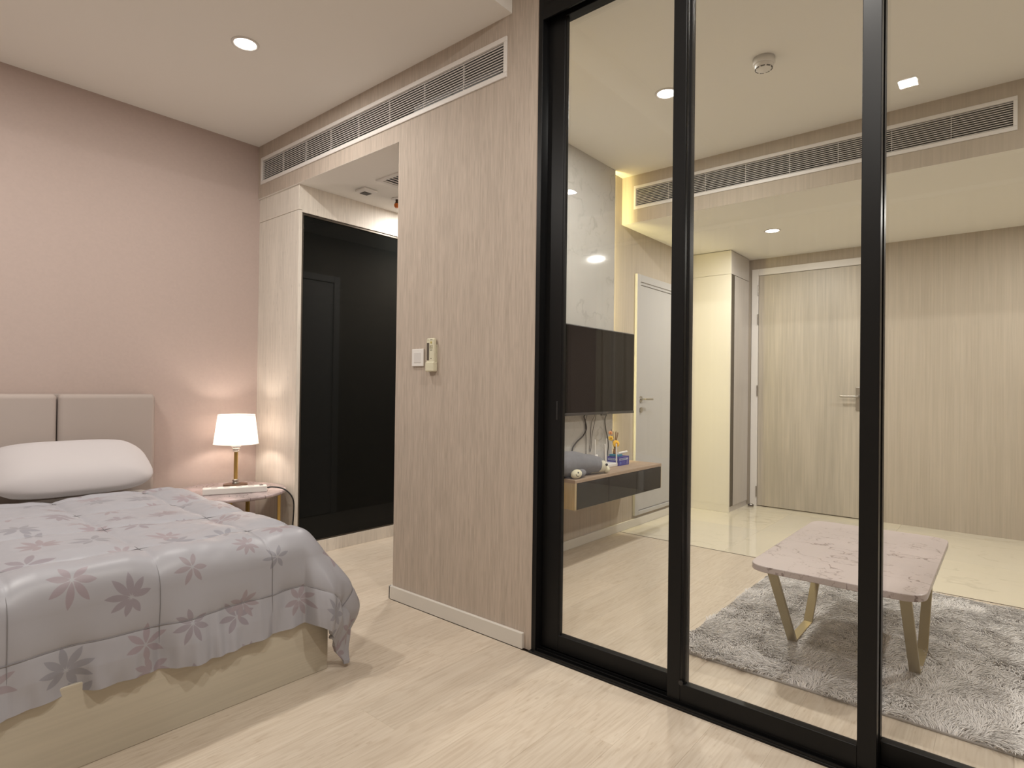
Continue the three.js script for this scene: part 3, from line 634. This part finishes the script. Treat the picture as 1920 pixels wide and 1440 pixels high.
// ------------------------------------------------------------------ living room: television wall
const ZM = -2.22;
{
  const t = thing('marble_panel', 'tall glossy grey marble wall panel behind the television', 'wall panel', [3.1, 0.36, ZT]);
  part(t, 'slab', box(2.42, 3.775, 0.37, CEIL - 0.001, ZM - 0.012, ZM, 0.001), M.tvMarble);
  part(t, 'backing', box(2.47, 3.72, 0.40, CEIL - 0.001, ZT + 0.002, ZM - 0.012), M.darkGrey);
}
const stripGlow = new THREE.MeshStandardMaterial({ color: 0x000000, emissive: lin(1, 0.82, 0.40), emissiveIntensity: 3.0 });
for (const [x, s, label] of [[3.724, 1, 'glowing yellow light strip along the right edge of the marble panel'], [2.466, -1, 'glowing yellow light strip along the hidden left edge of the marble panel']]) {
  const t = thing('light_strip', label, 'light strip', [x, 0.42, ZT + 0.016], 'light strips behind the marble panel');
  part(t, 'diffuser', box(x - 0.003, x + 0.003, 0.42, CEIL - 0.01, ZT + 0.004, ZT + 0.028), stripGlow);
  const a = new THREE.RectAreaLight(new THREE.Color().setRGB(...STRIP_LIGHT.color), STRIP_LIGHT.power, 0.022, 2.26); a.position.set(s * 0.006, 1.135, 0); a.rotation.y = -s * Math.PI / 2; a.name = 'strip_source'; t.add(a);
}
{
  const x0 = 2.925, x1 = 3.945, y0 = 0.910, y1 = 1.500, z1 = -2.14, z0 = -2.185;
  const t = thing('television', 'black flat television mounted on the marble panel', 'television', [(x0 + x1) / 2, y0, z0]);
  part(t, 'housing', box(x0, x1, y0, y1, z0, z1 - 0.002, 0.006), M.blackPlastic);
  part(t, 'screen', box(x0 + 0.008, x1 - 0.008, y0 + 0.018, y1 - 0.008, z1 - 0.004, z1), M.screen);
  part(t, 'bottom_bezel', box(x0, x1, y0 - 0.001, y0 + 0.017, z1 - 0.006, z1 + 0.0015, 0.002), std({ color: lin(0.03, 0.03, 0.032), roughness: 0.25 }));
  part(t, 'receiver', box(3.49, 3.56, y0 - 0.008, y0, z1 - 0.012, z1 + 0.001, 0.002), M.blackPlastic);
  part(t, 'wall_bracket', box(3.25, 3.6, 1.08, 1.32, ZM, z0), M.blackPlastic);
}
const cord = (n, l, pts, r, m) => solo(n, l, 'cable', tube(pts, r, 60, 8), m);
cord('cable', 'thick black cable curving from the television behind the plush toy', [[3.36, 0.907, -2.19], [3.37, 0.895, -2.205], [3.395, 0.86, -2.21], [3.408, 0.81, -2.21], [3.37, 0.765, -2.21], [3.29, 0.725, -2.21], [3.24, 0.68, -2.21], [3.23, 0.60, -2.20], [3.23, 0.56, -2.2]], 0.0045, M.blackPlastic);
cord('cable', 'thin black cable hanging straight below the television', [[3.385, 0.907, -2.19], [3.40, 0.86, -2.213], [3.412, 0.75, -2.214], [3.414, 0.64, -2.214], [3.414, 0.545, -2.213]], 0.002, M.blackPlastic);
cord('cable', 'thin dark looped cable with plug below the television', [[3.485, 0.907, -2.19], [3.478, 0.85, -2.213], [3.468, 0.75, -2.214], [3.460, 0.665, -2.214], [3.465, 0.645, -2.214], [3.474, 0.665, -2.214], [3.485, 0.75, -2.214], [3.50, 0.907, -2.19]], 0.0018, M.darkGrey);
cord('cable', 'black cable running down to the blue box', [[3.64, 0.907, -2.19], [3.655, 0.87, -2.212], [3.668, 0.79, -2.212], [3.690, 0.74, -2.212], [3.703, 0.68, -2.212], [3.69, 0.61, -2.21], [3.68, 0.555, -2.21]], 0.0032, M.blackPlastic);
{
  const x0 = 2.90, x1 = 4.032, y0 = 0.362, y1 = 0.541, zf = -1.955;
  const t = thing('tv_console', 'floating wooden television console with dark glass doors', 'console', [(x0 + x1) / 2, y0, -2.1]);
  part(t, 'top', box(x0, x1, y1 - 0.021, y1, ZM + 0.002, zf, 0.0015), M.consoleWood);
  part(t, 'side', box(x0, x0 + 0.02, y0, y1 - 0.021, ZM + 0.002, zf - 0.001, 0.001), M.consoleSide, 'light wood end panel');
  part(t, 'side', box(x1 - 0.02, x1, y0, y1 - 0.021, ZM + 0.002, zf - 0.001, 0.001), M.consoleSide);
  part(t, 'carcass', box(x0 + 0.02, x1 - 0.02, y0 + 0.003, y1 - 0.021, ZM + 0.002, zf - 0.02), M.consoleWood);
  const w = (x1 - x0 - 0.026) / 3;
  for (let k = 0; k < 3; k++) part(t, 'glass_door', box(x0 + 0.02 + k * w + 0.0015, x0 + 0.02 + (k + 1) * w - 0.0015, y0, y1 - 0.023, zf - 0.018, zf, 0.001), M.darkMirror);
}
// plush toy lying on the console
{
  const Y = 0.541, t = thing('plush_seal', 'grey plush seal with white face lying on the console', 'plush toy', [3.0, Y, -2.06]);
  // body: rings along a bent spine
  const spine = [[2.70, 0.60, -2.10, 0.03, 0.03], [2.76, 0.61, -2.10, 0.065, 0.07], [2.86, 0.615, -2.09, 0.072, 0.085], [2.96, 0.618, -2.085, 0.077, 0.092], [3.05, 0.617, -2.075, 0.076, 0.09], [3.14, 0.606, -2.06, 0.066, 0.082], [3.20, 0.602, -2.045, 0.062, 0.078], [3.25, 0.594, -2.025, 0.055, 0.066], [3.285, 0.580, -2.005, 0.039, 0.045], [3.303, 0.568, -1.993, 0.024, 0.027], [3.310, 0.562, -1.988, 0.004, 0.004]];
  const curve = new THREE.CatmullRomCurve3(spine.map(s => new THREE.Vector3(s[0], s[1], s[2]))), NS = 90, NR = 40;
  const at = (u) => { const f = u * (spine.length - 1), i = Math.min(spine.length - 2, Math.floor(f)), q = f - i; return [lerp(spine[i][3], spine[i + 1][3], q), lerp(spine[i][4], spine[i + 1][4], q)]; };
  const pos = [], col = [], idx = [];
  for (let i = 0; i <= NS; i++) {
    const u = i / NS, c = curve.getPoint(u), tan = curve.getTangent(u), side = new THREE.Vector3(0, 1, 0).cross(tan).normalize(), up = tan.clone().cross(side).normalize();
    const [ry, rz] = at(u);
    for (let k = 0; k < NR; k++) {
      const a = k / NR * Math.PI * 2, v = c.clone().addScaledVector(up, Math.cos(a) * ry).addScaledVector(side, Math.sin(a) * rz);
      v.y = Math.max(v.y, Y + 0.002); pos.push(v.x, v.y, v.z);
      const white = v.x > 3.215 + 0.30 * Math.max(0, v.y - 0.585) && v.y < 0.626 || (v.y < Y + 0.016 && v.x > 3.16);
      const n = 0.95 + 0.1 * hash(i, k, 5);
      col.push(...(white ? [0.66, 0.63, 0.50] : [0.17, 0.17, 0.185]).map(q => q * n));
    }
  }
  for (let i = 0; i < NS; i++) for (let k = 0; k < NR; k++) { const a = i * NR + k, b = i * NR + (k + 1) % NR; idx.push(a, b, a + NR, b, b + NR, a + NR); }
  const g = new THREE.BufferGeometry(); g.setAttribute('position', new THREE.Float32BufferAttribute(pos, 3)); g.setAttribute('color', new THREE.Float32BufferAttribute(col, 3)); g.setIndex(idx); g.computeVertexNormals();
  part(t, 'body', g, phy({ vertexColors: true, roughness: 0.95, sheen: 0.4, sheenColor: lin(0.4, 0.4, 0.42), side: THREE.DoubleSide }));
  const cream = std({ color: lin(0.68, 0.64, 0.48), roughness: 0.95 });
  const fg = new THREE.SphereGeometry(1, 28, 20).scale(0.042, 0.027, 0.03).rotateZ(0.18).translate(2.957, 0.569, -1.985);
  const fl = part(t, 'flipper', fg, cream, 'cream flipper');
  part(fl, 'stitched_mark', merge([new THREE.SphereGeometry(0.006, 12, 10).translate(2.944, 0.580, -1.963), tube([[2.926, 0.573, -1.967], [2.93, 0.563, -1.963], [2.942, 0.559, -1.959]], 0.002, 12, 6)]), M.darkGrey);
  part(t, 'flipper_arm', new THREE.SphereGeometry(1, 28, 20).scale(0.05, 0.026, 0.035).rotateZ(0.1).translate(3.012, 0.568, -1.998), phy({ color: lin(0.17, 0.17, 0.185), roughness: 0.95 }));
  part(t, 'eye', new THREE.SphereGeometry(0.0085, 16, 12).translate(3.268, 0.600, -1.962), M.blackPlastic, 'black eye');
  part(t, 'eye', new THREE.SphereGeometry(0.0085, 16, 12).translate(3.305, 0.595, -2.025), M.blackPlastic);
  part(t, 'snout', new THREE.SphereGeometry(1, 24, 18).scale(0.026, 0.024, 0.03).translate(3.292, 0.567, -1.985), cream);
  part(t, 'tail', merge([new THREE.SphereGeometry(1, 20, 14).scale(0.06, 0.014, 0.035).rotateY(0.5).translate(2.67, 0.61, -2.07), new THREE.SphereGeometry(1, 20, 14).scale(0.06, 0.014, 0.035).rotateY(-0.5).translate(2.67, 0.61, -2.13)]), phy({ color: lin(0.17, 0.17, 0.185), roughness: 0.95 }));
  part(t, 'ribbon', merge([bar([3.238, 0.646, -2.012], [3.222, 0.622, -1.972], 0.006, 0.002), bar([3.238, 0.648, -2.012], [3.246, 0.662, -2.022], 0.012, 0.004), bar([3.238, 0.648, -2.012], [3.222, 0.662, -2.02], 0.012, 0.004)]), M.plastic, 'small white ribbon on the head');
}
// router
{
  const t = thing('wifi_router', 'white router with upright antennas behind the plush seal', 'router', [3.60, 0.541, -2.155]);
  part(t, 'body', box(3.50, 3.66, 0.541, 0.566, -2.20, -2.105, 0.006), M.plastic);
  for (const [x, z, h, lean] of [[3.508, -2.195, 0.175, -0.06], [3.652, -2.195, 0.175, 0.0], [3.502, -2.11, 0.15, -0.1], [3.645, -2.108, 0.145, -0.05]]) part(t, 'antenna', bar([x, 0.556, z], [x + lean * h, 0.556 + h, z], 0.011, 0.006), M.plastic);
}
// blue cartons
const printTex = (() => {
  const cv = document.createElement('canvas'); cv.width = 512; cv.height = 256; const c = cv.getContext('2d');
  c.fillStyle = 'rgb(52,48,140)'; c.fillRect(0, 0, 512, 256);
  c.fillStyle = 'rgb(168,176,200)'; c.fillRect(30, 40, 440, 60);
  c.fillStyle = 'rgb(70,74,120)'; for (let k = 0; k < 9; k++) c.fillRect(52 + k * 34, 56, 20 + (k % 3) * 4, 28);
  c.fillStyle = 'rgb(110,140,215)'; c.beginPath(); c.arc(88, 178, 36, 0, 7); c.fill(); c.fillStyle = 'rgb(52,48,140)'; c.beginPath(); c.arc(88, 178, 20, 0, 7); c.fill();
  c.fillStyle = 'rgb(90,96,170)'; for (let k = 0; k < 4; k++) c.fillRect(160, 130 + k * 24, 150 + (k % 2) * 30, 8);
  c.fillStyle = 'rgb(196,190,205)'; for (const y of [124, 166, 208]) { c.beginPath(); c.arc(420, y, 15, 0, 7); c.fill(); }
  c.fillStyle = 'rgb(190,70,70)'; c.fillRect(440, 48, 24, 30);
  const t = new THREE.CanvasTexture(cv); t.colorSpace = THREE.SRGBColorSpace; return t;
})();
const blue = std({ color: lin(0.035, 0.03, 0.22), roughness: 0.4 });
{
  const x0 = 3.655, x1 = 3.805, y0 = 0.541, y1 = 0.604, z0 = -2.19, z1 = -2.098;
  const t = thing('blue_carton', 'blue printed carton with pale label on the console', 'box', [(x0 + x1) / 2, y0, (z0 + z1) / 2]);
  part(t, 'carton', box(x0, x1, y0, y1, z0, z1, 0.0015), blue);
  const f = new THREE.PlaneGeometry(x1 - x0 - 0.003, y1 - y0 - 0.003).translate((x0 + x1) / 2, (y0 + y1) / 2, z1 + 0.0004);
  part(t, 'printed_label', f, std({ map: printTex, roughness: 0.4 }), 'printed front with pale band');
  const s = new THREE.PlaneGeometry(z1 - z0 - 0.003, y1 - y0 - 0.003).rotateY(-Math.PI / 2).translate(x0 - 0.0004, (y0 + y1) / 2, (z0 + z1) / 2);
  part(t, 'printed_label', s, std({ map: printTex, roughness: 0.4 }));
  solo('white_tube', 'white tube lying across the blue carton', 'tube', new THREE.CylinderGeometry(0.0085, 0.0085, 0.155, 18).rotateZ(Math.PI / 2).rotateY(0.12).translate(3.765, 0.6275, -2.13), M.plastic);
  solo('teal_packet', 'small teal packet on top of the blue carton', 'packet', box(3.67, 3.74, 0.6045, 0.619, -2.185, -2.115, 0.003), std({ color: lin(0.03, 0.22, 0.33), roughness: 0.5 }));
}
// orange artificial flowers in a small vase
{
  const x = 3.70, z = -2.155, y = 0.619, t = thing('flower_vase', 'orange and yellow artificial flowers standing behind the blue carton', 'flowers', [x, y, z]);
  part(t, 'vase', lathe([[0, 0], [0.012, 0], [0.014, 0.012], [0.010, 0.028], [0.012, 0.036], [0.010, 0.036], [0.008, 0.03], [0, 0.028]], x, y, z, 24), std({ color: lin(0.28, 0.12, 0.03), roughness: 0.5 }));
  const stem = std({ color: lin(0.20, 0.09, 0.03), roughness: 0.8 }), tw = [];
  for (let k = 0; k < 9; k++) { const a = k * 2.4, s = 0.012 + 0.02 * hash(k, 1, 1); tw.push(tube([[x, y + 0.02, z], [x + s * 0.5 * Math.cos(a), y + 0.09, z + s * 0.5 * Math.sin(a)], [x + s * Math.cos(a) + 0.004, y + 0.15 + 0.03 * hash(k, 2, 2), z + s * Math.sin(a)]], 0.0014, 14, 5)); }
  part(t, 'twigs', merge(tw), stem);
  const flower = (c, r, m, n) => {
    const L = [], nrm = new THREE.Vector3(-0.62, 0.25, 0.74).normalize(), q = new THREE.Quaternion().setFromUnitVectors(new THREE.Vector3(0, 0, 1), nrm);
    for (let k = 0; k < n; k++) { const g = new THREE.SphereGeometry(1, 12, 8).scale(r * 0.38, r * 0.5, r * 0.10).translate(0, r * 0.55, 0).rotateX(-0.35).rotateZ(k / n * Math.PI * 2); L.push(g); }
    const g = merge(L); g.applyQuaternion(q).translate(...c); part(t, 'blossom', g, m);
    const h = new THREE.SphereGeometry(r * 0.28, 12, 10).scale(1, 1, 0.6); h.applyQuaternion(q).translate(c[0] + nrm.x * r * 0.1, c[1] + nrm.y * r * 0.1, c[2] + nrm.z * r * 0.1); part(t, 'blossom_centre', h, std({ color: lin(0.42, 0.16, 0.02), roughness: 0.8 }));
  };
  flower([x - 0.012, y + 0.078, z + 0.02], 0.027, std({ color: lin(0.82, 0.46, 0.03), roughness: 0.7 }), 8);
  flower([x - 0.055, y + 0.118, z], 0.020, std({ color: lin(0.80, 0.50, 0.05), roughness: 0.7 }), 6);
  flower([x - 0.055, y + 0.155, z - 0.004], 0.016, std({ color: lin(0.74, 0.30, 0.13), roughness: 0.7 }), 6);
  part(t, 'stem', merge([tube([[x, y + 0.02, z], [x - 0.03, y + 0.08, z], [x - 0.055, y + 0.15, z - 0.004]], 0.0016, 20, 6), tube([[x, y + 0.02, z], [x - 0.005, y + 0.05, z + 0.01], [x - 0.011, y + 0.075, z + 0.018]], 0.0016, 12, 6)]), std({ color: lin(0.5, 0.42, 0.2), roughness: 0.8 }));
}

// ------------------------------------------------------------------ doors and cabinet of the entrance
{
  const d = structure('door_3', null, null, 'white door in white frame beside the television');
  const x0 = 4.172, x1 = 5.06, y0 = 0.084, y1 = 2.005, w = 0.058, zf = ZT + 0.022;
  part(d, 'door_frame', merge([box(x0, x0 + w, y0, y1, ZT, zf, 0.003), box(x1 - w, x1, y0, y1, ZT, zf, 0.003), box(x0 + w, x1 - w, y1 - w, y1, ZT, zf, 0.003), box(x0 + w, x1 - w, y0, y0 + 0.03, ZT, zf, 0.003)]), M.doorPaint);
  part(d, 'door_stop', merge([box(x0 + w, x1 - w, y1 - w - 0.022, y1 - w, ZT, ZT + 0.013, 0.002)]), M.doorPaint);
  part(d, 'door_leaf', box(x0 + w + 0.002, x1 - w - 0.002, y0 + 0.034, y1 - w - 0.026, ZT, ZT + 0.009, 0.002), M.doorPaint);
  const hx = 4.262, hz = ZT + 0.009;
  part(d, 'handle', merge([new THREE.CylinderGeometry(0.025, 0.025, 0.008, 28).rotateX(Math.PI / 2).translate(hx, 1.008, hz + 0.004), new THREE.CylinderGeometry(0.008, 0.008, 0.05, 16).rotateX(Math.PI / 2).translate(hx, 1.008, hz + 0.027), box(hx - 0.008, hx + 0.125, 1.0, 1.016, hz + 0.044, hz + 0.056, 0.005)]), M.steel, 'steel lever handle');
  part(d, 'lock', new THREE.CylinderGeometry(0.022, 0.022, 0.012, 28).rotateX(Math.PI / 2).translate(hx, 0.922, hz + 0.006), M.steel);
}
{
  const x0 = 5.23, zf = -1.89;
  const t = thing('entry_cabinet', 'tall cream built-in cabinet between the white door and entrance door', 'cabinet', [5.49, 0, -2.08]);
  part(t, 'end_panel', box(x0, x0 + 0.022, 0, 2.126, ZT, zf, 0.0015), M.cabinetCream);
  part(t, 'end_panel', box(x0, x0 + 0.022, 2.128, LOW - 0.005, ZT, zf, 0.0015), M.cabinetCream, 'upper cream panel');
  part(t, 'body', box(x0 + 0.022, XE + 0.029, 0.03, LOW - 0.005, ZT, zf - 0.022), M.cabinetDoor);
  part(t, 'handle_channel', box(x0 + 0.022, x0 + 0.105, 0.05, 2.126, zf - 0.021, zf - 0.001, 0.001), std({ color: lin(0.075, 0.06, 0.042), roughness: 0.5, metalness: 0.2 }), 'dark metal handle channel');
  part(t, 'door', box(x0 + 0.107, XE - 0.035, 0.05, 2.126, zf - 0.021, zf, 0.002), M.cabinetDoor, 'pale grey grained door');
  part(t, 'fascia', box(x0 + 0.022, XE - 0.035, 2.130, LOW - 0.005, zf - 0.021, zf, 0.0015), M.cabinetDoor);
  part(t, 'plinth', box(x0 + 0.022, XE - 0.035, 0, 0.047, zf - 0.025, zf - 0.006), M.cabinetDoor);
}
{
  const d = structure('door_4', null, null, 'grey oak entrance door in white frame with steel hinges');
  const z0 = -1.876, z1 = -0.86, y1 = 2.243, w = 0.062, xf = XE - 0.002, xb = XE + 0.03;
  part(d, 'door_frame', merge([box(xf, xb, 0, y1, z0, z0 + w, 0.003), box(xf, xb, 0, y1, z1 - w, z1, 0.003), box(xf, xb, y1 - w, y1, z0 + w, z1 - w, 0.003)]), M.white);
  part(d, 'door_leaf', box(XE + 0.006, xb, 0.008, y1 - w - 0.003, z0 + w + 0.003, z1 - w - 0.003, 0.002), M.doorWood);
  const hg = new THREE.CylinderGeometry(0.006, 0.006, 0.1, 12);
  for (const y of [2.04, 1.765, 1.09, 0.138]) { const m = shared(d, 'hinge', new THREE.Mesh(hg, M.steel)); m.position.set(xf - 0.004, y, z0 + w - 0.002); }
  part(d, 'handle', merge([box(XE - 0.004, XE + 0.007, 0.93, 1.13, z1 - w - 0.075, z1 - w - 0.035, 0.003), box(XE - 0.052, XE - 0.04, 1.04, 1.056, z1 - w - 0.19, z1 - w - 0.05, 0.004), box(XE - 0.05, XE, 1.041, 1.055, z1 - w - 0.062, z1 - w - 0.048, 0.004)]), M.steel);
}
{
  const c = [5.66, 0, -1.838], t = thing('door_stopper', 'small dark door stopper on the tiles beside the entrance door', 'door stopper', c);
  part(t, 'dome', lathe([[0, 0.036], [0.011, 0.034], [0.02, 0.026], [0.024, 0.012], [0.024, 0]], ...c, 24), M.steel);
  part(t, 'rubber_ring', new THREE.TorusGeometry(0.022, 0.006, 8, 24).rotateX(Math.PI / 2).translate(c[0], 0.018, c[2]), M.blackPlastic);
}

// ------------------------------------------------------------------ rug and coffee table
const RX0 = 2.318, RX1 = 3.86, RZ0 = -1.068, RZ1 = 0.95;
{
  const t = thing('shaggy_rug', 'grey shaggy rug on the living room floor under the coffee table', 'rug', [(RX0 + RX1) / 2, 0, (RZ0 + RZ1) / 2]);
  part(t, 'backing', box(RX0, RX1, 0.0005, 0.009, RZ0, RZ1, 0.003), std({ color: lin(0.34, 0.32, 0.305), roughness: 0.95 }));
  // one tuft: a bent, tapering blade with three sides
  const pos = [], idx = [], L = 4;
  for (let j = 0; j <= L; j++) { const s = j / L, r = 0.0026 * (1 - 0.75 * s), h = 0.030 * s * (1 - 0.25 * s), o = 0.022 * s * s; for (let k = 0; k < 3; k++) { const a = k / 3 * Math.PI * 2; pos.push(o + r * Math.cos(a), h, r * Math.sin(a)); } }
  for (let j = 0; j < L; j++) for (let k = 0; k < 3; k++) { const a = j * 3 + k, b = j * 3 + (k + 1) % 3; idx.push(a, a + 3, b, b, a + 3, b + 3); }
  const g = new THREE.BufferGeometry(); g.setAttribute('position', new THREE.Float32BufferAttribute(pos, 3)); g.setIndex(idx); g.computeVertexNormals();
  const N = 110000, im = new THREE.InstancedMesh(g, std({ color: 0xffffff, roughness: 0.85 }), N);
  im.name = 'pile'; im.userData.kind = 'stuff'; im.userData.label = 'long grey pile';
  seed = 4242;
  const m4 = new THREE.Matrix4(), q = new THREE.Quaternion(), e = new THREE.Euler(), c = new THREE.Color();
  for (let k = 0; k < N; k++) {
    const x = lerp(RX0 + 0.002, RX1 - 0.002, rnd()), z = lerp(RZ0 + 0.002, RZ1 - 0.002, rnd());
    const flow = fbm(x * 7, z * 7 + 50, 256, 256, 301, 3), dir = flow * 9 + (rnd() - 0.5) * 1.1, lean = 0.15 + 0.75 * fbm(x * 11 + 9, z * 11 + 50, 256, 256, 305, 2) + (rnd() - 0.5) * 0.3;
    e.set((rnd() - 0.5) * 0.3, dir, -lean * 0.8, 'YXZ'); q.setFromEuler(e);
    const s = 0.75 + 0.5 * rnd(); m4.compose(new THREE.Vector3(x - t.position.x, 0.008, z - t.position.z), q, new THREE.Vector3(s, s, s)); im.setMatrixAt(k, m4);
    const tone = 0.66 + 0.16 * fbm(x * 16, z * 16 + 80, 256, 256, 310, 3) + 0.12 * (rnd() - 0.5); c.setRGB(tone, tone * 0.965, tone * 0.945); im.setColorAt(k, c);
  }
  im.instanceMatrix.needsUpdate = true; t.add(im);
}
{
  const y1 = 0.42, y0 = 0.396, x0 = 2.315, x1 = 3.345, z0 = -0.765, z1 = -0.20, r = 0.085;
  const t = thing('coffee_table', 'marble topped coffee table with slanted gold legs on the rug', 'coffee table', [(x0 + x1) / 2, 0.01, (z0 + z1) / 2]);
  const s = new THREE.Shape(); s.moveTo(x0 + r, z0); s.lineTo(x1 - r, z0); s.quadraticCurveTo(x1, z0, x1, z0 + r); s.lineTo(x1, z1 - r); s.quadraticCurveTo(x1, z1, x1 - r, z1); s.lineTo(x0 + r, z1); s.quadraticCurveTo(x0, z1, x0, z1 - r); s.lineTo(x0, z0 + r); s.quadraticCurveTo(x0, z0, x0 + r, z0);
  const g = new THREE.ExtrudeGeometry(s, { depth: y1 - y0 - 0.006, bevelEnabled: true, bevelThickness: 0.003, bevelSize: 0.003, bevelOffset: -0.003, bevelSegments: 2, curveSegments: 14 });
  g.rotateX(Math.PI / 2).translate(0, y1 - 0.003, 0);
  part(t, 'table_top', uvBox(g), M.tableMarble, 'pinkish white marble top with brown veins');
  for (const z of [-0.70, -0.265]) {
    const f = new THREE.Group(); f.name = 'leg_frame'; f.position.set(0, 0, z - t.position.z); t.add(f);
    const a = [2.40, y0, z], b = [2.705, 0.020, z], c = [2.965, 0.020, z], d = [3.27, y0, z];
    const add = (n, p, q2) => { const gg = bar(p, q2, 0.014, 0.036); gg.translate(-t.position.x, -t.position.y, -z); const m = new THREE.Mesh(gg, M.dullGold); m.name = n; f.add(m); };
    add('leg', a, b); add('foot_bar', [2.698, 0.018, z], [2.972, 0.018, z]); add('leg', d, c); add('top_bar', [2.385, y0 - 0.005, z], [3.285, y0 - 0.005, z]);
  }
}

scene.traverse(o => { if (o.isMesh) { o.castShadow = true; o.receiveShadow = true; } if (o.isLight && o.shadow) o.castShadow = true; });
renderer.render(scene, camera);
